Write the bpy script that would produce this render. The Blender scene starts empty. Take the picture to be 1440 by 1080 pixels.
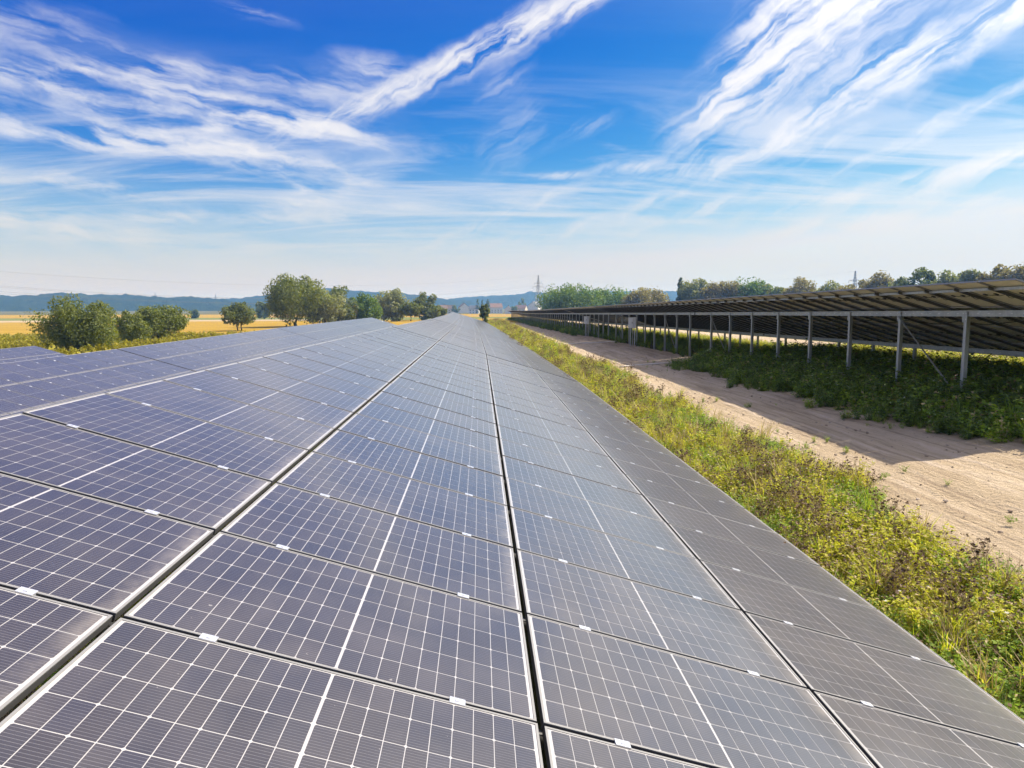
import bpy, bmesh, math, random
import numpy as np
from mathutils import Vector, Matrix, Euler

# ------------------------------------------------------------------ camera, sky, sun, exposure
SC = bpy.context.scene
COL = SC.collection
CAMZ = 3.6                      # the drone hovers 3.6 m above the datum of the site
F_PX, PITCH, YAW, ROLL = 965.1, math.radians(-6.486), math.radians(2.697), math.radians(-0.09)

cam_d = bpy.data.cameras.new('camera')
cam = bpy.data.objects.new('camera', cam_d)
COL.objects.link(cam)
SC.camera = cam
cam_d.sensor_fit = 'HORIZONTAL'
cam_d.angle = 2 * math.atan(720 / F_PX)
cam_d.clip_start = 0.05
cam_d.clip_end = 20000
FWD = Vector((math.sin(YAW) * math.cos(PITCH), math.cos(YAW) * math.cos(PITCH), math.sin(PITCH)))
RGT = Vector((math.cos(YAW), -math.sin(YAW), 0))
UPV = RGT.cross(FWD)
R2 = RGT * math.cos(ROLL) + UPV * math.sin(ROLL)
U2 = UPV * math.cos(ROLL) - RGT * math.sin(ROLL)
cam.matrix_world = Matrix((
    (R2.x, U2.x, -FWD.x, 0), (R2.y, U2.y, -FWD.y, 0), (R2.z, U2.z, -FWD.z, CAMZ), (0, 0, 0, 1)))


def ray(px, py):
    """direction from the camera, in the site's axes, of a bearing read off the photograph"""
    return (FWD * F_PX + R2 * (px - 720) + U2 * (540 - py)).normalized()


def at(px, py, d):
    r = ray(px, py)
    return r * (d / r.y) + Vector((0, 0, CAMZ))


SUN = Vector((0.843, 0.30, 1.0)).normalized()
SUN_EL = math.asin(SUN.z)
SUN_AZ = math.atan2(SUN.x, SUN.y)

sun_d = bpy.data.lights.new('sun', 'SUN')
sun_d.energy = 4.6
sun_d.angle = math.radians(0.55)
sun_d.color = (1.0, 0.92, 0.79)
sun = bpy.data.objects.new('sun', sun_d)
COL.objects.link(sun)
sun.rotation_euler = (-SUN).to_track_quat('-Z', 'Y').to_euler()

SC.view_settings.view_transform = 'Standard'
SC.view_settings.look = 'None'
SC.view_settings.exposure = 0.65
SC.view_settings.gamma = 1.0
SC.view_settings.use_curve_mapping = False
SC.cycles.use_denoising = True
SC.cycles.use_adaptive_sampling = True
SC.cycles.adaptive_threshold = 0.025
SC.cycles.max_bounces = 6
SC.cycles.diffuse_bounces = 3
SC.cycles.glossy_bounces = 3
SC.cycles.transparent_max_bounces = 8
SC.cycles.volume_bounces = 1
SC.cycles.caustics_reflective = False
SC.cycles.caustics_refractive = False

world = bpy.data.worlds.new('World')
SC.world = world
world.use_nodes = True
world.cycles.sampling_method = 'MANUAL'
world.cycles.sample_map_resolution = 512


class NT:
    """small helper for node trees"""

    def __init__(self, tree):
        self.t = tree
        self.n = tree.nodes
        self.l = tree.links

    def node(self, kind, **kw):
        nd = self.n.new(kind)
        for k, v in kw.items():
            setattr(nd, k, v)
        return nd

    def put(self, sock, v):
        if isinstance(v, bpy.types.NodeSocket):
            self.l.new(v, sock)
        elif v is not None:
            if sock.type == 'RGBA' and len(v) == 3:
                v = (*v, 1)
            sock.default_value = v

    def math(self, op, a, b=None, c=None, clamp=False):
        nd = self.node('ShaderNodeMath', operation=op, use_clamp=clamp)
        for i, v in enumerate((a, b, c)):
            self.put(nd.inputs[i], v)
        return nd.outputs[0]

    def vmath(self, op, a, b=None):
        nd = self.node('ShaderNodeVectorMath', operation=op)
        self.put(nd.inputs[0], a)
        if b is not None:
            self.put(nd.inputs[1], b)
        return nd.outputs['Value'] if op in ('DOT_PRODUCT', 'LENGTH') else nd.outputs[0]

    def mapping(self, v, loc=(0, 0, 0), rot=(0, 0, 0), scale=(1, 1, 1), kind='POINT'):
        nd = self.node('ShaderNodeMapping', vector_type=kind)
        self.put(nd.inputs[0], v)
        nd.inputs['Location'].default_value = loc
        nd.inputs['Rotation'].default_value = rot
        nd.inputs['Scale'].default_value = scale
        return nd.outputs[0]

    def noise(self, v, scale=5, detail=4, rough=.5, dist=0.0, lac=2.0, out='Fac'):
        nd = self.node('ShaderNodeTexNoise')
        if v is not None:
            self.put(nd.inputs['Vector'], v)
        nd.inputs['Scale'].default_value = scale
        nd.inputs['Detail'].default_value = detail
        nd.inputs['Roughness'].default_value = rough
        nd.inputs['Lacunarity'].default_value = lac
        nd.inputs['Distortion'].default_value = dist
        return nd.outputs['Fac' if out == 'Fac' else 'Color']

    def ramp(self, fac, stops, interp='LINEAR'):
        nd = self.node('ShaderNodeValToRGB')
        self.put(nd.inputs[0], fac)
        cr = nd.color_ramp
        cr.interpolation = interp
        while len(cr.elements) > 1:
            cr.elements.remove(cr.elements[-1])
        cr.elements[0].position = stops[0][0]
        c = stops[0][1]
        cr.elements[0].color = (*c, 1) if len(c) == 3 else c
        for p, c in stops[1:]:
            e = cr.elements.new(p)
            e.color = (*c, 1) if len(c) == 3 else c
        return nd.outputs[0]

    def smooth(self, v, lo, hi, a=0.0, b=1.0):
        nd = self.node('ShaderNodeMapRange', interpolation_type='SMOOTHSTEP')
        self.put(nd.inputs[0], v)
        for i, x in enumerate((lo, hi, a, b)):
            nd.inputs[i + 1].default_value = x
        return nd.outputs[0]

    def mix(self, fac, a, b, blend='MIX'):
        nd = self.node('ShaderNodeMix', data_type='RGBA', blend_type=blend)
        self.put(nd.inputs[0], fac)
        self.put(nd.inputs[6], a)
        self.put(nd.inputs[7], b)
        return nd.outputs[2]


def build_world():
    nt = NT(world.node_tree)
    bg = nt.n['Background']
    sky = nt.node('ShaderNodeTexSky', sky_type='NISHITA')
    sky.sun_disc = False
    sky.sun_elevation = SUN_EL
    sky.sun_rotation = SUN_AZ
    sky.altitude = 300
    sky.air_density = 1.0
    sky.dust_density = 0.6
    sky.ozone_density = 3.0
    # deep polarised blue: each channel of the clear sky gets its own contrast
    scol = nt.node('ShaderNodeSeparateColor')
    nt.put(scol.inputs[0], sky.outputs[0])
    ccol = nt.node('ShaderNodeCombineColor')
    for i, (k, g, mx) in enumerate(((98., 4.4, 4.6), (10.4, 1.8, 5.3), (6.5, .6, 5.9))):
        v = nt.math('POWER', nt.math('MULTIPLY', scol.outputs[i], .1), g)
        nt.put(ccol.inputs[i], nt.math('MINIMUM', nt.math('MULTIPLY', v, k), mx))
    base = ccol.outputs[0]

    tc = nt.node('ShaderNodeTexCoord')
    d = tc.outputs['Generated']
    sep = nt.node('ShaderNodeSeparateXYZ')
    nt.put(sep.inputs[0], d)
    x, y, z = sep.outputs
    az = nt.math('ARCTAN2', x, y)
    el = nt.math('ARCSINE', nt.math('MINIMUM', nt.math('MAXIMUM', z, -1.0), 1.0))
    cmb = nt.node('ShaderNodeCombineXYZ')
    nt.put(cmb.inputs[0], az)
    nt.put(cmb.inputs[1], el)
    ang = cmb.outputs[0]
    # ragged outlines: shift the bearings a little with turbulence before the cloud shapes are read
    w1 = nt.vmath('SUBTRACT', nt.noise(ang, 7, 3, .55, out='Color'), (.5, .5, .5))
    w2 = nt.vmath('SUBTRACT', nt.noise(ang, 28, 4, .6, out='Color'), (.5, .5, .5))
    warp = nt.vmath('ADD', nt.vmath('MULTIPLY', w1, (.050, .022, 0)), nt.vmath('MULTIPLY', w2, (.028, .010, 0)))
    pos = nt.vmath('ADD', ang, warp)

    def blob(px, py, hl, hw, deg, s):
        r = ray(px, py)
        a0, e0 = math.atan2(r.x, r.y), math.asin(r.z)
        v = nt.mapping(pos, (a0, e0, 0), (0, 0, math.radians(deg)), (hl / 965, hw / 965, 1), 'TEXTURE')
        d2 = nt.vmath('DOT_PRODUCT', v, v)
        return nt.math('MULTIPLY', nt.math('EXPONENT', nt.math('MULTIPLY', d2, -1.0)), s)

    def total(lst):
        t = None
        for b in lst:
            o = blob(*b)
            t = o if t is None else nt.math('ADD', t, o)
        return t

    left = total([
        (70, 98, 110, 9, 6, .8), (250, 92, 110, 9, -4, .55), (230, 115, 240, 34, -8, .42), (50, 140, 120, 30, -10, .35),
        (120, 134, 150, 10, -7, .8), (320, 152, 120, 12, -9, 1.1), (430, 176, 90, 12, -10, 1.3), (480, 120, 90, 24, 4, .45),
        (90, 192, 150, 9, -1, 1.2), (270, 203, 130, 10, -5, 1.25), (400, 222, 80, 7, -14, .9), (300, 184, 40, 6, 8, .8),
        (110, 258, 95, 9, -5, .95), (370, 240, 80, 7, -8, .7), (450, 275, 70, 13, 16, 1.0), (420, 258, 60, 9, -30, .7),
        (60, 318, 140, 15, -3, .95), (200, 300, 120, 7, 3, .6), (330, 307, 110, 6, 2, .6), (500, 298, 90, 7, 6, .6),
        (358, 18, 40, 7, -10, .7), (30, 25, 60, 14, 12, .3), (530, 88, 45, 13, -8, .5)])
    right = total([
        (620, 96, 110, 11, 25, 1.9), (700, 55, 80, 13, 28, 2.0), (800, 8, 90, 14, 24, 2.2), (545, 135, 80, 15, 22, 1.2), (430, 180, 75, 8, 28, 1.2),
        (1045, 95, 90, 26, 58, 1.5), (1110, 50, 120, 44, 44, 1.7), (1200, 10, 130, 36, 30, 1.5), (1180, 130, 110, 10, 32, 1.3),
        (1300, 75, 130, 13, 28, 1.5), (1410, 20, 110, 16, 28, 1.6), (1150, 175, 90, 8, 20, .9), (1330, 172, 170, 8, 24, .7),
        (1210, 95, 90, 20, 30, .5), (1380, 240, 190, 14, 16, .95), (1240, 265, 170, 9, 10, .8), (1380, 285, 140, 10, 6, .8),
        (1010, 232, 130, 9, 6, .5), (880, 236, 60, 7, 4, .7), (783, 246, 28, 5, 2, .9), (720, 195, 60, 30, 50, .35), (710, 108, 40, 20, 40, .4),
        (820, 180, 50, 12, 20, .35), (690, 310, 130, 9, 20, .75), (870, 300, 120, 8, 18, .6), (980, 300, 130, 8, 14, .6),
        (1230, 315, 260, 8, 3, .9), (760, 330, 160, 8, 8, .6), (1150, 215, 130, 8, 24, .4)])
    # fibres: noise drawn out along the wind
    fl = nt.noise(nt.mapping(pos, rot=(0, 0, math.radians(-8)), scale=(1 / 7, 1 / 40, 1), kind='TEXTURE'), 1.0, 10, .60, .25)
    fr = nt.noise(nt.mapping(pos, rot=(0, 0, math.radians(32)), scale=(1 / 6, 1 / 44, 1), kind='TEXTURE'), 1.0, 10, .60, .25)
    brk = nt.smooth(nt.noise(nt.mapping(pos, scale=(14, 22, 1)), 1.0, 5, .6), .28, .62, .25, 1.15)
    dl = nt.math('MULTIPLY', nt.math('MULTIPLY', nt.math('MAXIMUM', nt.math('SUBTRACT', nt.math('MULTIPLY', left, 1.8), .10), 0.0), brk), nt.smooth(fl, .36, .68))
    dr = nt.math('MULTIPLY', nt.math('MULTIPLY', nt.math('MAXIMUM', nt.math('SUBTRACT', nt.math('MULTIPLY', right, 1.35), .08), 0.0), brk), nt.smooth(fr, .36, .66))
    # a veil of cirrus, kept almost clear ahead, on a flat layer so that it runs on all round
    zz = nt.math('ADD', nt.math('ABSOLUTE', z), .10)
    c2 = nt.node('ShaderNodeCombineXYZ')
    nt.put(c2.inputs[0], nt.math('DIVIDE', x, zz))
    nt.put(c2.inputs[1], nt.math('DIVIDE', y, zz))
    pl = c2.outputs[0]
    v1 = nt.noise(nt.mapping(pl, rot=(0, 0, math.radians(-25)), scale=(.55, 1.9, 1)), 1.0, 7, .6, .6)
    v2 = nt.noise(nt.mapping(pl, loc=(3, 7, 0), scale=(.35, .35, .35)), 1.0, 2, .5)
    veil = nt.math('MULTIPLY', nt.smooth(v1, .38, .72), nt.smooth(v2, .30, .62))
    # ahead the streaks above make up the cloud; to the sides, behind and overhead loose cirrus is added out of view to lift the shade
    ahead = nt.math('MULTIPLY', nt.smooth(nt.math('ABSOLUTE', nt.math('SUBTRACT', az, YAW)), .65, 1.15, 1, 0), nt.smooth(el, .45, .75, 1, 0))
    veil_fill_amt = nt.math('SUBTRACT', 2.6, nt.math('MULTIPLY', ahead, 2.57))
    # towards the sun the veil thickens to the eye: ice scatters its light forward; made strong out of view to brighten shade
    tos = nt.math('MAXIMUM', nt.vmath('DOT_PRODUCT', d, tuple(SUN)), 0.0)
    veil = nt.math('ADD', nt.math('MULTIPLY', veil, veil_fill_amt), nt.math('MULTIPLY', nt.math('POWER', tos, 11.0), nt.smooth(v1, .25, .65, 1.5, 5.0)))
    low = nt.math('EXPONENT', nt.math('MULTIPLY', nt.math('POWER', nt.math('DIVIDE', nt.math('MAXIMUM', el, 0.0), .078), 1.5), -1.0))
    low = nt.math('MULTIPLY', low, nt.math('ADD', 2.4, nt.math('MULTIPLY', nt.math('SUBTRACT', fl, .5), 3.2)))
    # loose wisps all along the lower sky
    w3 = nt.noise(nt.mapping(pl, loc=(1, 4, 0), rot=(0, 0, math.radians(20)), scale=(.5, 1.5, 1)), 1.0, 9, .66, .8)
    band = nt.math('MULTIPLY', nt.smooth(el, .03, .10), nt.smooth(el, .34, .16))
    wisp = nt.math('MULTIPLY', nt.math('MULTIPLY', nt.smooth(w3, .42, .72), band), 1.0)
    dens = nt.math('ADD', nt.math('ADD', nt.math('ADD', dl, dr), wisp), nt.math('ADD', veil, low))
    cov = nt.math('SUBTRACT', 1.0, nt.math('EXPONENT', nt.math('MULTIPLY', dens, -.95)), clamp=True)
    # cirrus is sunlit ice: it takes the colour of the light, warmer and duller low down through more air
    cloud = nt.mix(nt.smooth(el, .0, .22), (4.3, 4.2, 4.02), (5.9, 5.8, 5.95))
    cloud = nt.vmath('SCALE', cloud)
    nt.put(cloud.node.inputs['Scale'], nt.math('ADD', 1.0, nt.math('MULTIPLY', nt.math('POWER', tos, 6.0), 1.6)))
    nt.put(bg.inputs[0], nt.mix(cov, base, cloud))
    bg.inputs[1].default_value = 0.1


build_world()

# ------------------------------------------------------------------ materials
MATS = {}


def mat(name, color=(.5, .5, .5), rough=.6, metal=0.0, spec=.5, build=None, coat=0.0, coat_rough=.1):
    m = bpy.data.materials.new(name)
    m.use_nodes = True
    nt = NT(m.node_tree)
    b = nt.n['Principled BSDF']
    nt.put(b.inputs['Base Color'], color)
    b.inputs['Roughness'].default_value = rough
    b.inputs['Metallic'].default_value = metal
    b.inputs['Specular IOR Level'].default_value = spec
    b.inputs['Coat Weight'].default_value = coat
    b.inputs['Coat Roughness'].default_value = coat_rough
    if build:
        build(nt, b)
    MATS[name] = m
    return m


def obj_coord(nt):
    return nt.node('ShaderNodeTexCoord').outputs['Object']


def geo_pos(nt):
    return nt.node('ShaderNodeNewGeometry').outputs['Position']


def bump(nt, b, h, strength=.5, dist=.02):
    nd = nt.node('ShaderNodeBump')
    nd.inputs['Strength'].default_value = strength
    nd.inputs['Distance'].default_value = dist
    nt.put(nd.inputs['Height'], h)
    nt.l.new(nd.outputs[0], b.inputs['Normal'])


def cell_build(nt, b, lines=True):
    oc = obj_coord(nt)
    rnd = nt.node('ShaderNodeNewGeometry').outputs['Random Per Island']
    oi = nt.node('ShaderNodeObjectInfo').outputs['Random']
    c = nt.ramp(nt.math('FRACT', nt.math('ADD', rnd, oi)), [(0, (.010, .010, .017)), (.35, (.016, .014, .019)), (.7, (.021, .017, .019)), (1, (.012, .012, .023))])
    dust = nt.noise(geo_pos(nt), 2.2, 5, .6)
    c = nt.mix(nt.math('MULTIPLY', nt.smooth(dust, .30, .75, .05, .16), nt.math('ADD', .65, nt.math('MULTIPLY', oi, .7))), c, (.27, .23, .20))
    if lines:
        sp = nt.node('ShaderNodeSeparateXYZ')
        nt.put(sp.inputs[0], oc)
        silt = nt.math('MULTIPLY', nt.smooth(sp.outputs[0], .74, .86), nt.smooth(nt.noise(geo_pos(nt), 7, 4, .6), .3, .7, .1, .55))
        c = nt.mix(silt, c, (.30, .26, .21))
        fr = nt.math('FRACT', nt.math('ADD', nt.math('DIVIDE', sp.outputs[1], .1670 / 11), 50.0))
        ln = nt.math('LESS_THAN', nt.math('ABSOLUTE', nt.math('SUBTRACT', fr, .5)), .06)
        c = nt.mix(nt.math('MULTIPLY', ln, .28), c, (.42, .40, .40))
    speck = nt.math('ADD', nt.smooth(nt.noise(geo_pos(nt), 60, 2, .5), .74, .80), nt.smooth(nt.noise(geo_pos(nt), 9, 3, .65), .755, .775, 0, 1.2), clamp=True)
    c = nt.mix(nt.math('MULTIPLY', speck, .5), c, (.45, .42, .38))
    nt.put(b.inputs['Base Color'], c)
    r = nt.math('ADD', .46, nt.math('MULTIPLY', dust, .14))
    nt.put(b.inputs['Roughness'], r)
    b.inputs['Sheen Weight'].default_value = .75
    b.inputs['Sheen Roughness'].default_value = .26
    b.inputs['Sheen Tint'].default_value = (1, .90, .78, 1)
    h = nt.noise(geo_pos(nt), 1.1, 2, .5)
    bump(nt, b, h, .03, .02)


mat('cell', build=lambda nt, b: cell_build(nt, b, True), spec=.6, coat=1.0, coat_rough=.13)
mat('cell_far', build=lambda nt, b: cell_build(nt, b, False), spec=.6, coat=1.0, coat_rough=.13)
mat('backsheet', (.49, .47, .45), .30, coat=.5, coat_rough=.17)


def steel_build(nt, b):
    n = nt.noise(obj_coord(nt), 9, 5, .6)
    sp = nt.noise(nt.mapping(obj_coord(nt), scale=(30, 30, 6)), 1, 3, .6)
    c = nt.ramp(n, [(.3, (.33, .34, .35)), (.7, (.50, .51, .52))])
    c = nt.mix(nt.smooth(sp, .5, .8, 0, .35), c, (.62, .62, .62))
    nt.put(b.inputs['Base Color'], c)
    nt.put(b.inputs['Roughness'], nt.math('ADD', .38, nt.math('MULTIPLY', n, .25)))


mat('galvanised_steel', metal=.75, build=steel_build)
mat('dark_steel', (.075, .073, .07), .55, .3)
mat('frame_metal', (.30, .29, .27), .45, .2)
mat('frame_side_shade', (.07, .068, .065), .6)  # shade of the seams put into the colour of the frame walls
mat('aluminium', (.62, .61, .60), .34, .85)
mat('clamp_metal', (.82, .82, .82), .30, .55)
mat('back_cream', (.88, .83, .70), .5)
mat('black_plastic', (.02, .02, .02), .5)
mat('box_plastic', (.72, .74, .75), .45)
mat('box_side', (.55, .57, .60), .45)
mat('conduit_plastic', (.72, .66, .55), .6)


def sand_build(nt, b):
    p = geo_pos(nt)
    n1 = nt.noise(nt.mapping(p, scale=(1.6, .35, 1)), 1, 6, .62)
    n2 = nt.noise(p, 9, 6, .65)
    n3 = nt.noise(nt.mapping(p, scale=(6.5, .28, 1)), 1, 5, .65)
    n4 = nt.noise(p, 40, 4, .65)
    c = nt.ramp(n1, [(.28, (.44, .330, .200)), (.5, (.58, .450, .290)), (.72, (.67, .535, .365))])
    c = nt.mix(nt.smooth(n2, .50, .78, 0, .40), c, (.31, .23, .155))
    c = nt.mix(nt.smooth(n3, .52, .68, 0, .65), c, (.72, .585, .44))
    c = nt.mix(nt.smooth(n3, .49, .36, 0, .7), c, (.36, .265, .175))
    c = nt.mix(nt.smooth(n4, .62, .75, 0, .5), c, (.24, .18, .13))
    nt.put(b.inputs['Base Color'], c)
    h = nt.math('ADD', nt.math('MULTIPLY', n2, 1.0), nt.math('ADD', nt.math('MULTIPLY', n3, .8), nt.math('MULTIPLY', n4, .35)))
    bump(nt, b, h, 1.0, .11)


mat('sandy_soil', rough=.95, spec=.15, build=sand_build)


def ground_build(nt, b):
    p = geo_pos(nt)
    n1 = nt.noise(p, .05, 6, .6)
    n2 = nt.noise(p, 1.3, 6, .65)
    n3 = nt.noise(p, 14, 4, .65)
    c = nt.ramp(n2, [(.3, (.055, .050, .022)), (.5, (.10, .095, .035)), (.7, (.16, .13, .065))])
    c = nt.mix(nt.smooth(n1, .40, .65), c, (.15, .14, .05))
    c = nt.mix(nt.smooth(n3, .5, .75, 0, .5), c, (.045, .055, .018))
    nt.put(b.inputs['Base Color'], c)
    bump(nt, b, nt.math('ADD', n2, nt.math('MULTIPLY', n3, .5)), .8, .12)


mat('weedy_ground', rough=.95, spec=.1, build=ground_build)


def field_mat(name, c0, c1, c2, sx=.02, sy=.15):
    def bld(nt, b):
        p = geo_pos(nt)
        n1 = nt.noise(nt.mapping(p, scale=(sx, sy, 1)), 1, 6, .6)
        n2 = nt.noise(p, .8, 5, .65)
        c = nt.ramp(n1, [(.3, c0), (.5, c1), (.7, c2)])
        c = nt.mix(nt.smooth(n2, .45, .75, 0, .5), c, c0)
        nt.put(b.inputs['Base Color'], c)
        bump(nt, b, n2, .7, .25)
    mat(name, rough=.95, spec=.1, build=bld)


field_mat('stubble', (.27, .17, .022), (.38, .24, .034), (.45, .30, .055))
field_mat('pale_soil', (.38, .29, .17), (.44, .34, .21), (.50, .40, .27))
field_mat('green_crop', (.11, .13, .035), (.17, .19, .05), (.24, .25, .08))
field_mat('yellow_crop', (.24, .23, .025), (.38, .33, .04), (.50, .42, .06))


def leaf_build(c0, c1, c2, trans=.40):
    def bld(nt, b):
        g = nt.node('ShaderNodeNewGeometry')
        oi = nt.node('ShaderNodeObjectInfo').outputs['Random']
        r = nt.math('FRACT', nt.math('ADD', g.outputs['Random Per Island'], nt.math('MULTIPLY', oi, .35)))
        c = nt.ramp(r, [(0, c0), (.5, c1), (1, c2)])
        b.inputs['Roughness'].default_value = .55
        nt.put(b.inputs['Base Color'], c)
        tr = nt.node('ShaderNodeBsdfTranslucent')
        nt.put(tr.inputs[0], nt.mix(1.0, c, (1.25, 1.35, .6), 'MULTIPLY'))
        mx = nt.node('ShaderNodeMixShader')
        mx.inputs[0].default_value = trans
        nt.l.new(b.outputs[0], mx.inputs[1])
        nt.l.new(tr.outputs[0], mx.inputs[2])
        nt.l.new(mx.outputs[0], nt.n['Material Output'].inputs[0])
    return bld


mat('leaf_olive', spec=.25, build=leaf_build((.095, .118, .028), (.165, .192, .045), (.275, .285, .080)))
mat('leaf_dark', spec=.25, build=leaf_build((0.090, 0.118, 0.044), (0.154, 0.184, 0.068), (0.239, 0.253, 0.099)))
mat('leaf_green', spec=.25, build=leaf_build((0.083, 0.140, 0.027), (0.140, 0.216, 0.040), (0.224, 0.290, 0.066)))
mat('leaf_brown', spec=.2, build=leaf_build((0.181, 0.151, 0.064), (0.278, 0.232, 0.097), (0.389, 0.328, 0.160)))
mat('leaf_pale', spec=.2, build=leaf_build((0.176, 0.192, 0.084), (0.270, 0.281, 0.128), (0.374, 0.374, 0.199)))
mat('weed_yellow', spec=.2, build=leaf_build((.30, .33, .030), (.55, .53, .06), (.76, .68, .11), .45))
mat('weed_green', spec=.2, build=leaf_build((.14, .23, .030), (.25, .37, .05), (.42, .50, .09), .45))
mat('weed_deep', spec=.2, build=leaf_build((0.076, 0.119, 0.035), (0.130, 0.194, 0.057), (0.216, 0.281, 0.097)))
mat('crop_leaf', spec=.2, build=leaf_build((.16, .16, .02), (.30, .26, .035), (.44, .36, .06), .3))
mat('dry_straw', spec=.2, build=leaf_build((0.331, 0.235, 0.110), (0.497, 0.372, 0.193), (0.662, 0.524, 0.304), .25))
mat('seed_head', spec=.1, build=leaf_build((.06, .036, .018), (.13, .08, .045), (.26, .18, .11), .1))
mat('white_flower', spec=.2, build=leaf_build((.55, .50, .45), (.65, .60, .54), (.72, .70, .62), .3))


def bark_build(nt, b):
    n = nt.noise(nt.mapping(obj_coord(nt), scale=(6, 6, 1.5)), 1, 5, .65)
    nt.put(b.inputs['Base Color'], nt.ramp(n, [(.3, (.035, .028, .020)), (.7, (.11, .09, .065))]))
    bump(nt, b, n, .8, .03)


mat('bark', rough=.9, spec=.1, build=bark_build)


def forest_build(nt, b):
    p = geo_pos(nt)
    n = nt.noise(p, .03, 6, .65)
    n2 = nt.noise(p, .12, 3, .6)
    c = nt.ramp(n, [(.35, (.012, .022, .012)), (.55, (.024, .036, .016)), (.72, (.048, .055, .022))])
    c = nt.mix(nt.smooth(n2, .5, .7, 0, .6), c, (.018, .028, .014))
    nt.put(b.inputs['Base Color'], c)
    bump(nt, b, n2, 1.0, 8.0)


mat('forest', rough=.95, spec=.05, build=forest_build)
mat('plaster_white', (.74, .72, .68), .8)
mat('plaster_cream', (.62, .55, .44), .8)
mat('plaster_grey', (.45, .44, .43), .8)
mat('roof_red', (.20, .12, .09), .8)
mat('roof_grey', (.16, .16, .17), .7)
mat('roof_brown', (.17, .11, .08), .8)
mat('window_glass', (.04, .05, .06), .12)
mat('pylon_steel', (.42, .42, .40), .6, .2)
mat('cable_grey', (.16, .16, .17), .6)


def stone_build(nt, b):
    oi = nt.node('ShaderNodeObjectInfo').outputs['Random']
    nt.put(b.inputs['Base Color'], nt.ramp(oi, [(0, (.30, .23, .16)), (1, (.55, .45, .34))]))


mat('pebble', rough=.9, spec=.15, build=stone_build)

# ------------------------------------------------------------------ mesh helpers


class MB:
    """collects faces and links them as one mesh object"""

    def __init__(self):
        self.v, self.f, self.m, self.k = [], [], [], 0

    def face(self, pts, mi=0):
        n = len(self.v)
        self.v += [tuple(p) for p in pts]
        self.f.append(tuple(range(n, n + len(pts))))
        self.m.append(mi)

    def box(self, lo, hi, mi=0, M=None):
        x0, y0, z0 = lo
        x1, y1, z1 = hi
        c = [(x0, y0, z0), (x1, y0, z0), (x1, y1, z0), (x0, y1, z0), (x0, y0, z1), (x1, y0, z1), (x1, y1, z1), (x0, y1, z1)]
        if M is not None:
            c = [tuple(M @ Vector(p)) for p in c]
        n = len(self.v)
        self.v += c
        for q in ((0, 3, 2, 1), (4, 5, 6, 7), (0, 1, 5, 4), (1, 2, 6, 5), (2, 3, 7, 6), (3, 0, 4, 7)):
            self.f.append(tuple(n + i for i in q))
            self.m.append(mi)

    def bar(self, a, b, w, h=None, mi=0):
        """a rectangular bar from a to b"""
        a, b = Vector(a), Vector(b)
        h = h or w
        d = (b - a)
        L = d.length
        q = d.to_track_quat('Z', 'Y').to_matrix().to_4x4()
        self.box((-w / 2, -h / 2, 0), (w / 2, h / 2, L), mi, Matrix.Translation(a) @ q)

    def tube(self, pts, radii, n=6, mi=0, cap=True):
        pts = [Vector(p) for p in pts]
        base = len(self.v)
        for i, p in enumerate(pts):
            d = (pts[min(i + 1, len(pts) - 1)] - pts[max(i - 1, 0)]).normalized()
            q = d.to_track_quat('Z', 'Y').to_matrix()
            for k in range(n):
                t = 2 * math.pi * k / n
                self.v.append(tuple(p + q @ Vector((math.cos(t), math.sin(t), 0)) * radii[i]))
        for i in range(len(pts) - 1):
            for k in range(n):
                a, b = base + i * n + k, base + i * n + (k + 1) % n
                self.f.append((a, b, b + n, a + n))
                self.m.append(mi)
        if cap:
            self.f.append(tuple(base + k for k in reversed(range(n))))
            self.m.append(mi)
            e = base + (len(pts) - 1) * n
            self.f.append(tuple(e + k for k in range(n)))
            self.m.append(mi)

    def mesh(self, name, mats, smooth=False):
        me = bpy.data.meshes.new(name)
        me.from_pydata(self.v, [], self.f)
        for m in mats if isinstance(mats, (list, tuple)) else [mats]:
            me.materials.append(MATS[m])
        me.polygons.foreach_set('material_index', self.m)
        if smooth:
            me.polygons.foreach_set('use_smooth', [True] * len(self.f))
        me.update()
        return me

    def build(self, name, mats, parent=None, smooth=False):
        return link(name, self.mesh(name, mats, smooth), parent)


def link(name, data, parent=None, loc=None, rot=None, scale=None):
    o = bpy.data.objects.new(name, data)
    COL.objects.link(o)
    if parent is not None:
        o.parent = parent
    if loc is not None:
        o.location = loc
    if rot is not None:
        o.rotation_euler = rot
    if scale is not None:
        o.scale = scale
    return o


def tag(o, label=None, cat=None, group=None, kind=None):
    for k, v in (('label', label), ('category', cat), ('group', group), ('kind', kind)):
        if v:
            o[k] = v
    return o


def raw_mesh(name, verts, faces, mats, mi=None, smooth=False):
    """verts (n,3) and quads (m,4) as numpy arrays"""
    me = bpy.data.meshes.new(name)
    verts = np.asarray(verts, dtype=np.float32)
    faces = np.asarray(faces, dtype=np.int32)
    m, k = faces.shape
    me.vertices.add(len(verts))
    me.vertices.foreach_set('co', verts.ravel())
    me.loops.add(m * k)
    me.loops.foreach_set('vertex_index', faces.ravel())
    me.polygons.add(m)
    me.polygons.foreach_set('loop_start', np.arange(0, m * k, k, dtype=np.int32))
    for a in mats if isinstance(mats, (list, tuple)) else [mats]:
        me.materials.append(MATS[a])
    if mi is not None:
        me.polygons.foreach_set('material_index', np.asarray(mi, dtype=np.int32))
    if smooth:
        me.polygons.foreach_set('use_smooth', np.ones(m, dtype=bool))
    me.update(calc_edges=True)
    me.validate()
    return me


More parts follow.
